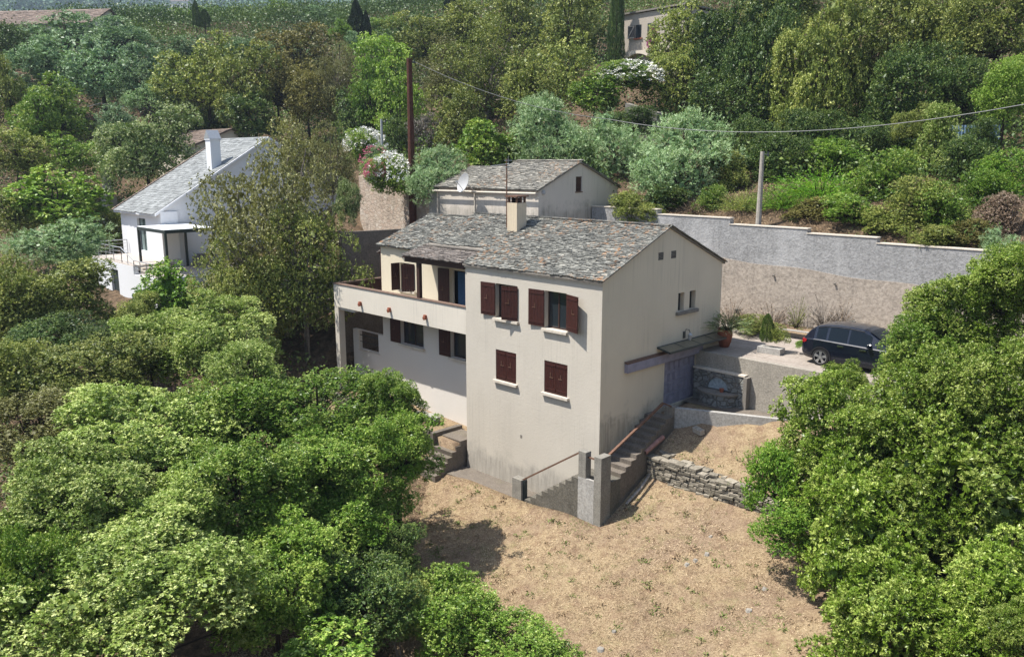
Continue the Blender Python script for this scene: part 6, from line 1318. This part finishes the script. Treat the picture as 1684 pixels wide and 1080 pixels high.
# ---------------------------------------------------------------- brushwood under and between the trees
ru = np.random.default_rng(55); n = 17000
X = ru.uniform(-150, 60, n); Y = ru.uniform(-30, 115, n)
dx = X - CAM[0]; dy = Y - CAM[1]; fw = dx * _h[0] + dy * _h[1]; rt = dx * _R[0] + dy * _R[1]
ok = (fw > 8) & (fw < 165) & (np.abs(rt) < fw * .9 + 8) & ~((X > -19.8) & (Y > -1.0) & (Y < 13.2)) & ~((X > -9.2) & (Y > -14) & (Y < 13) & (X < 14)) & ~((X > -43) & (X < -29) & (Y > -5) & (Y < 13)) & ~((X > -30.5) & (X < -19) & (Y > 5) & (Y < 10.5)) & ~((X > -20) & (Y < 14.0) & (Y > 12)) & ~((Y < 18.5) & (Y > 12) & (X > -12) & (ru.random(n) < .25))
ok &= (ru.random(n) < np.where((X > -14) & (Y > 13), 1.0, np.clip(.35 + fw / 160, .3, 1)))
X, Y, fw = X[ok], Y[ok], fw[ok]; n = len(X); R = (.45 + .9 * ru.random(n) ** 1.5) * np.where((X > -14) & (Y < 20) & (Y > 12), .8, 1 + fw / 130)
cen = np.stack([X, Y, H(X, Y) + R * .25], 1); k = 84; i = np.repeat(np.arange(n), k); q = n * k; d = unit(ru.normal(size=(q, 3)) + [0, 0, .5]); d[:, 2] = np.abs(d[:, 2])
P = cen[i] + d * (R[i] * (.45 + .6 * ru.random(q)))[:, None] * [1.25, 1.25, .95]; A = d * .6 + ru.normal(size=(q, 3)) * .6 + [0, 0, .3]; L = R[i] * (.11 + .10 * ru.random(q))
Vu, Fu = leaf_quads(P, A, L, L * .5, ru, .2, d * .6 + [0, 0, .6]); tone = np.clip(.5 + .5 * np.sin(X * .21 + 2 * np.sin(Y * .13)) * np.sin(Y * .17), 0, 1)
M['lf_scrub'] = leaf('scrub_leaf', (.055, .105, .018), (.14, .20, .04), (.28, .34, .08), .25, .5, 0)
so = bpy.data.objects.new('brushwood', np_mesh('brushwood', Vu, Fu, M['lf_scrub'], {'rnd': np.clip(tone[i] * .6 + .45 * ru.random(q), 0, 1), 'young': ((ru.random(n) < .25) * np.clip(1.3 - fw / 80, .12, 1))[i] * .8 * ru.random(q)})); COL.objects.link(so); tag(so, 'tangled green brushwood covering the hillside between the trees', kind='stuff')

# ---------------------------------------------------------------- far hills and their forest
def hill_h(u, wv):
    """u = metres right of the view line, wv = metres ahead"""
    b = np.interp(wv, [150, 260, 420, 800, 1400, 2000], [14, 34, 62, 140, 330, 560])
    return b + (18 * np.sin(u * .011 + 1) + 10 * np.sin(u * .027 + wv * .01) + 14 * np.sin(wv * .013 + u * .006)) * np.clip((wv - 150) / 400, .25, 1.0)
uu = np.linspace(-2600, 1800, 120); ww = np.concatenate([np.linspace(150, 1000, 90), np.linspace(1020, 2000, 50)])
UU, WW = np.meshgrid(uu, ww); HH = hill_h(UU, WW); XY = CAM[:2] + UU[..., None] * _R[:2] + WW[..., None] * _h[:2]
Vh = np.concatenate([XY.reshape(-1, 2), HH.reshape(-1, 1)], 1); a_, b_ = UU.shape[1], UU.shape[0]; ii = (np.arange(b_ - 1)[:, None] * a_ + np.arange(a_ - 1)[None]).ravel(); Fh = np.stack([ii, ii + 1, ii + 1 + a_, ii + a_], 1)
t = NT('hill_ground'); M['hill'] = t.done(t.ramp(t.noise(.02, 8, .7), (.35, (.06, .11, .06)), (.55, (.09, .14, .075)), (.75, (.20, .18, .12))), .95, None, 0, .1)
ho = bpy.data.objects.new('hills', np_mesh('hills', Vh, Fh, M['hill'], smooth=True)); COL.objects.link(ho); tag(ho, 'wooded mountain slope rising behind everything', kind='structure')
d_ = at(300, 27, 1) - CAM; t_ = 500.0
while t_ < 1900:
    q = CAM + d_ * t_; r_ = q[:2] - CAM[:2]
    if q[2] < hill_h(r_ @ _R[:2], r_ @ _h[:2]): break
    t_ += 4
small_house('distant_house', 'tiny pale house far away on the wooded mountain left of the cypress pair', (q[0], q[1], q[2] + 5), 9, 6, 8, 2.2, .7, M['cream_far'], M['tile_red'], [(-6, 0, 2, 2, 2.6, 'y'), (-1, 0, 2, 2, 2.6, 'y'), (4, 0, 2, 2, 2.6, 'y')], 1.0); DHOUSE = q
rh = np.random.default_rng(77); n = 8000
wv = 250 + (1900 - 250) * rh.random(n) ** 1.5; u = (rh.random(n) * 1.35 - .92) * wv * .75; R = (3.0 + 3.2 * rh.random(n)) * (1 + wv / 2200)
dh = DHOUSE[:2] - CAM[:2]; du, dw = dh @ _R[:2], dh @ _h[:2]; clear = (np.abs(u / wv - du / dw) < .026) & (wv > dw - 420) & (wv < dw + 25); wv, u, R = wv[~clear], u[~clear], R[~clear]; n = len(wv)   # cleared land round the far house
cen = np.stack([*(CAM[:2, None] + u * _R[:2, None] + wv * _h[:2, None]), np.maximum(hill_h(u, wv), np.where(wv < 330, H(CAM[0] + u * _R[0] + wv * _h[0], CAM[1] + u * _R[1] + wv * _h[1]), 0)) + R * .45], 1)
k = 110; i = np.repeat(np.arange(n), k); q = n * k; d = unit(rh.normal(size=(q, 3)) + [0, 0, .35]); lum = 1 + .25 * np.sin(d[:, 0] * 5 + i) * np.sin(d[:, 1] * 5 + i * 2.0)
P = cen[i] + d * (R[i] * lum)[:, None] * [1, 1, .9]; tang = unit(np.cross(d, rh.normal(size=(q, 3)))); L = np.clip(wv[i] * .0042, .4, R[i] * .45); Vf, Ff = leaf_quads(P - tang * L[:, None] * .5, tang, L, L * .8, rh, .05)
M['lf_far'] = leaf('forest_leaf_hazed', (.08, .155, .085), (.15, .24, .125), (.24, .32, .17), .15, .7, 0)  # bluish, brightened leaf colour paints distance haze into the forest
fo_ = bpy.data.objects.new('distant_forest', np_mesh('distant_forest', Vf, Ff, M['lf_far'], {'rnd': np.clip(.15 + rh.random(n)[i] * .6 + .1 * rh.random(q), 0, 1), 'young': (rh.random(n) < .04)[i] * .5})); COL.objects.link(fo_); tag(fo_, 'far off oak forest covering the mountain slope', kind='stuff')
HAZE = 0.0003
if HAZE:
    hm = bpy.data.materials.new('haze_air'); hm.use_nodes = True; nt = hm.node_tree; nt.nodes.remove(nt.nodes['Principled BSDF']); v = nt.nodes.new('ShaderNodeVolumePrincipled')
    v.inputs['Color'].default_value = (.62, .76, .95, 1); v.inputs['Density'].default_value = HAZE; v.inputs['Anisotropy'].default_value = .2; nt.links.new(v.outputs[0], nt.nodes['Material Output'].inputs['Volume'])
    mb = MB(); mb.box(-2750, 2750, -2750, 2750, -40, 660); tag(mb.build('haze', hm), 'thin bluish summer haze in the air', kind='stuff')
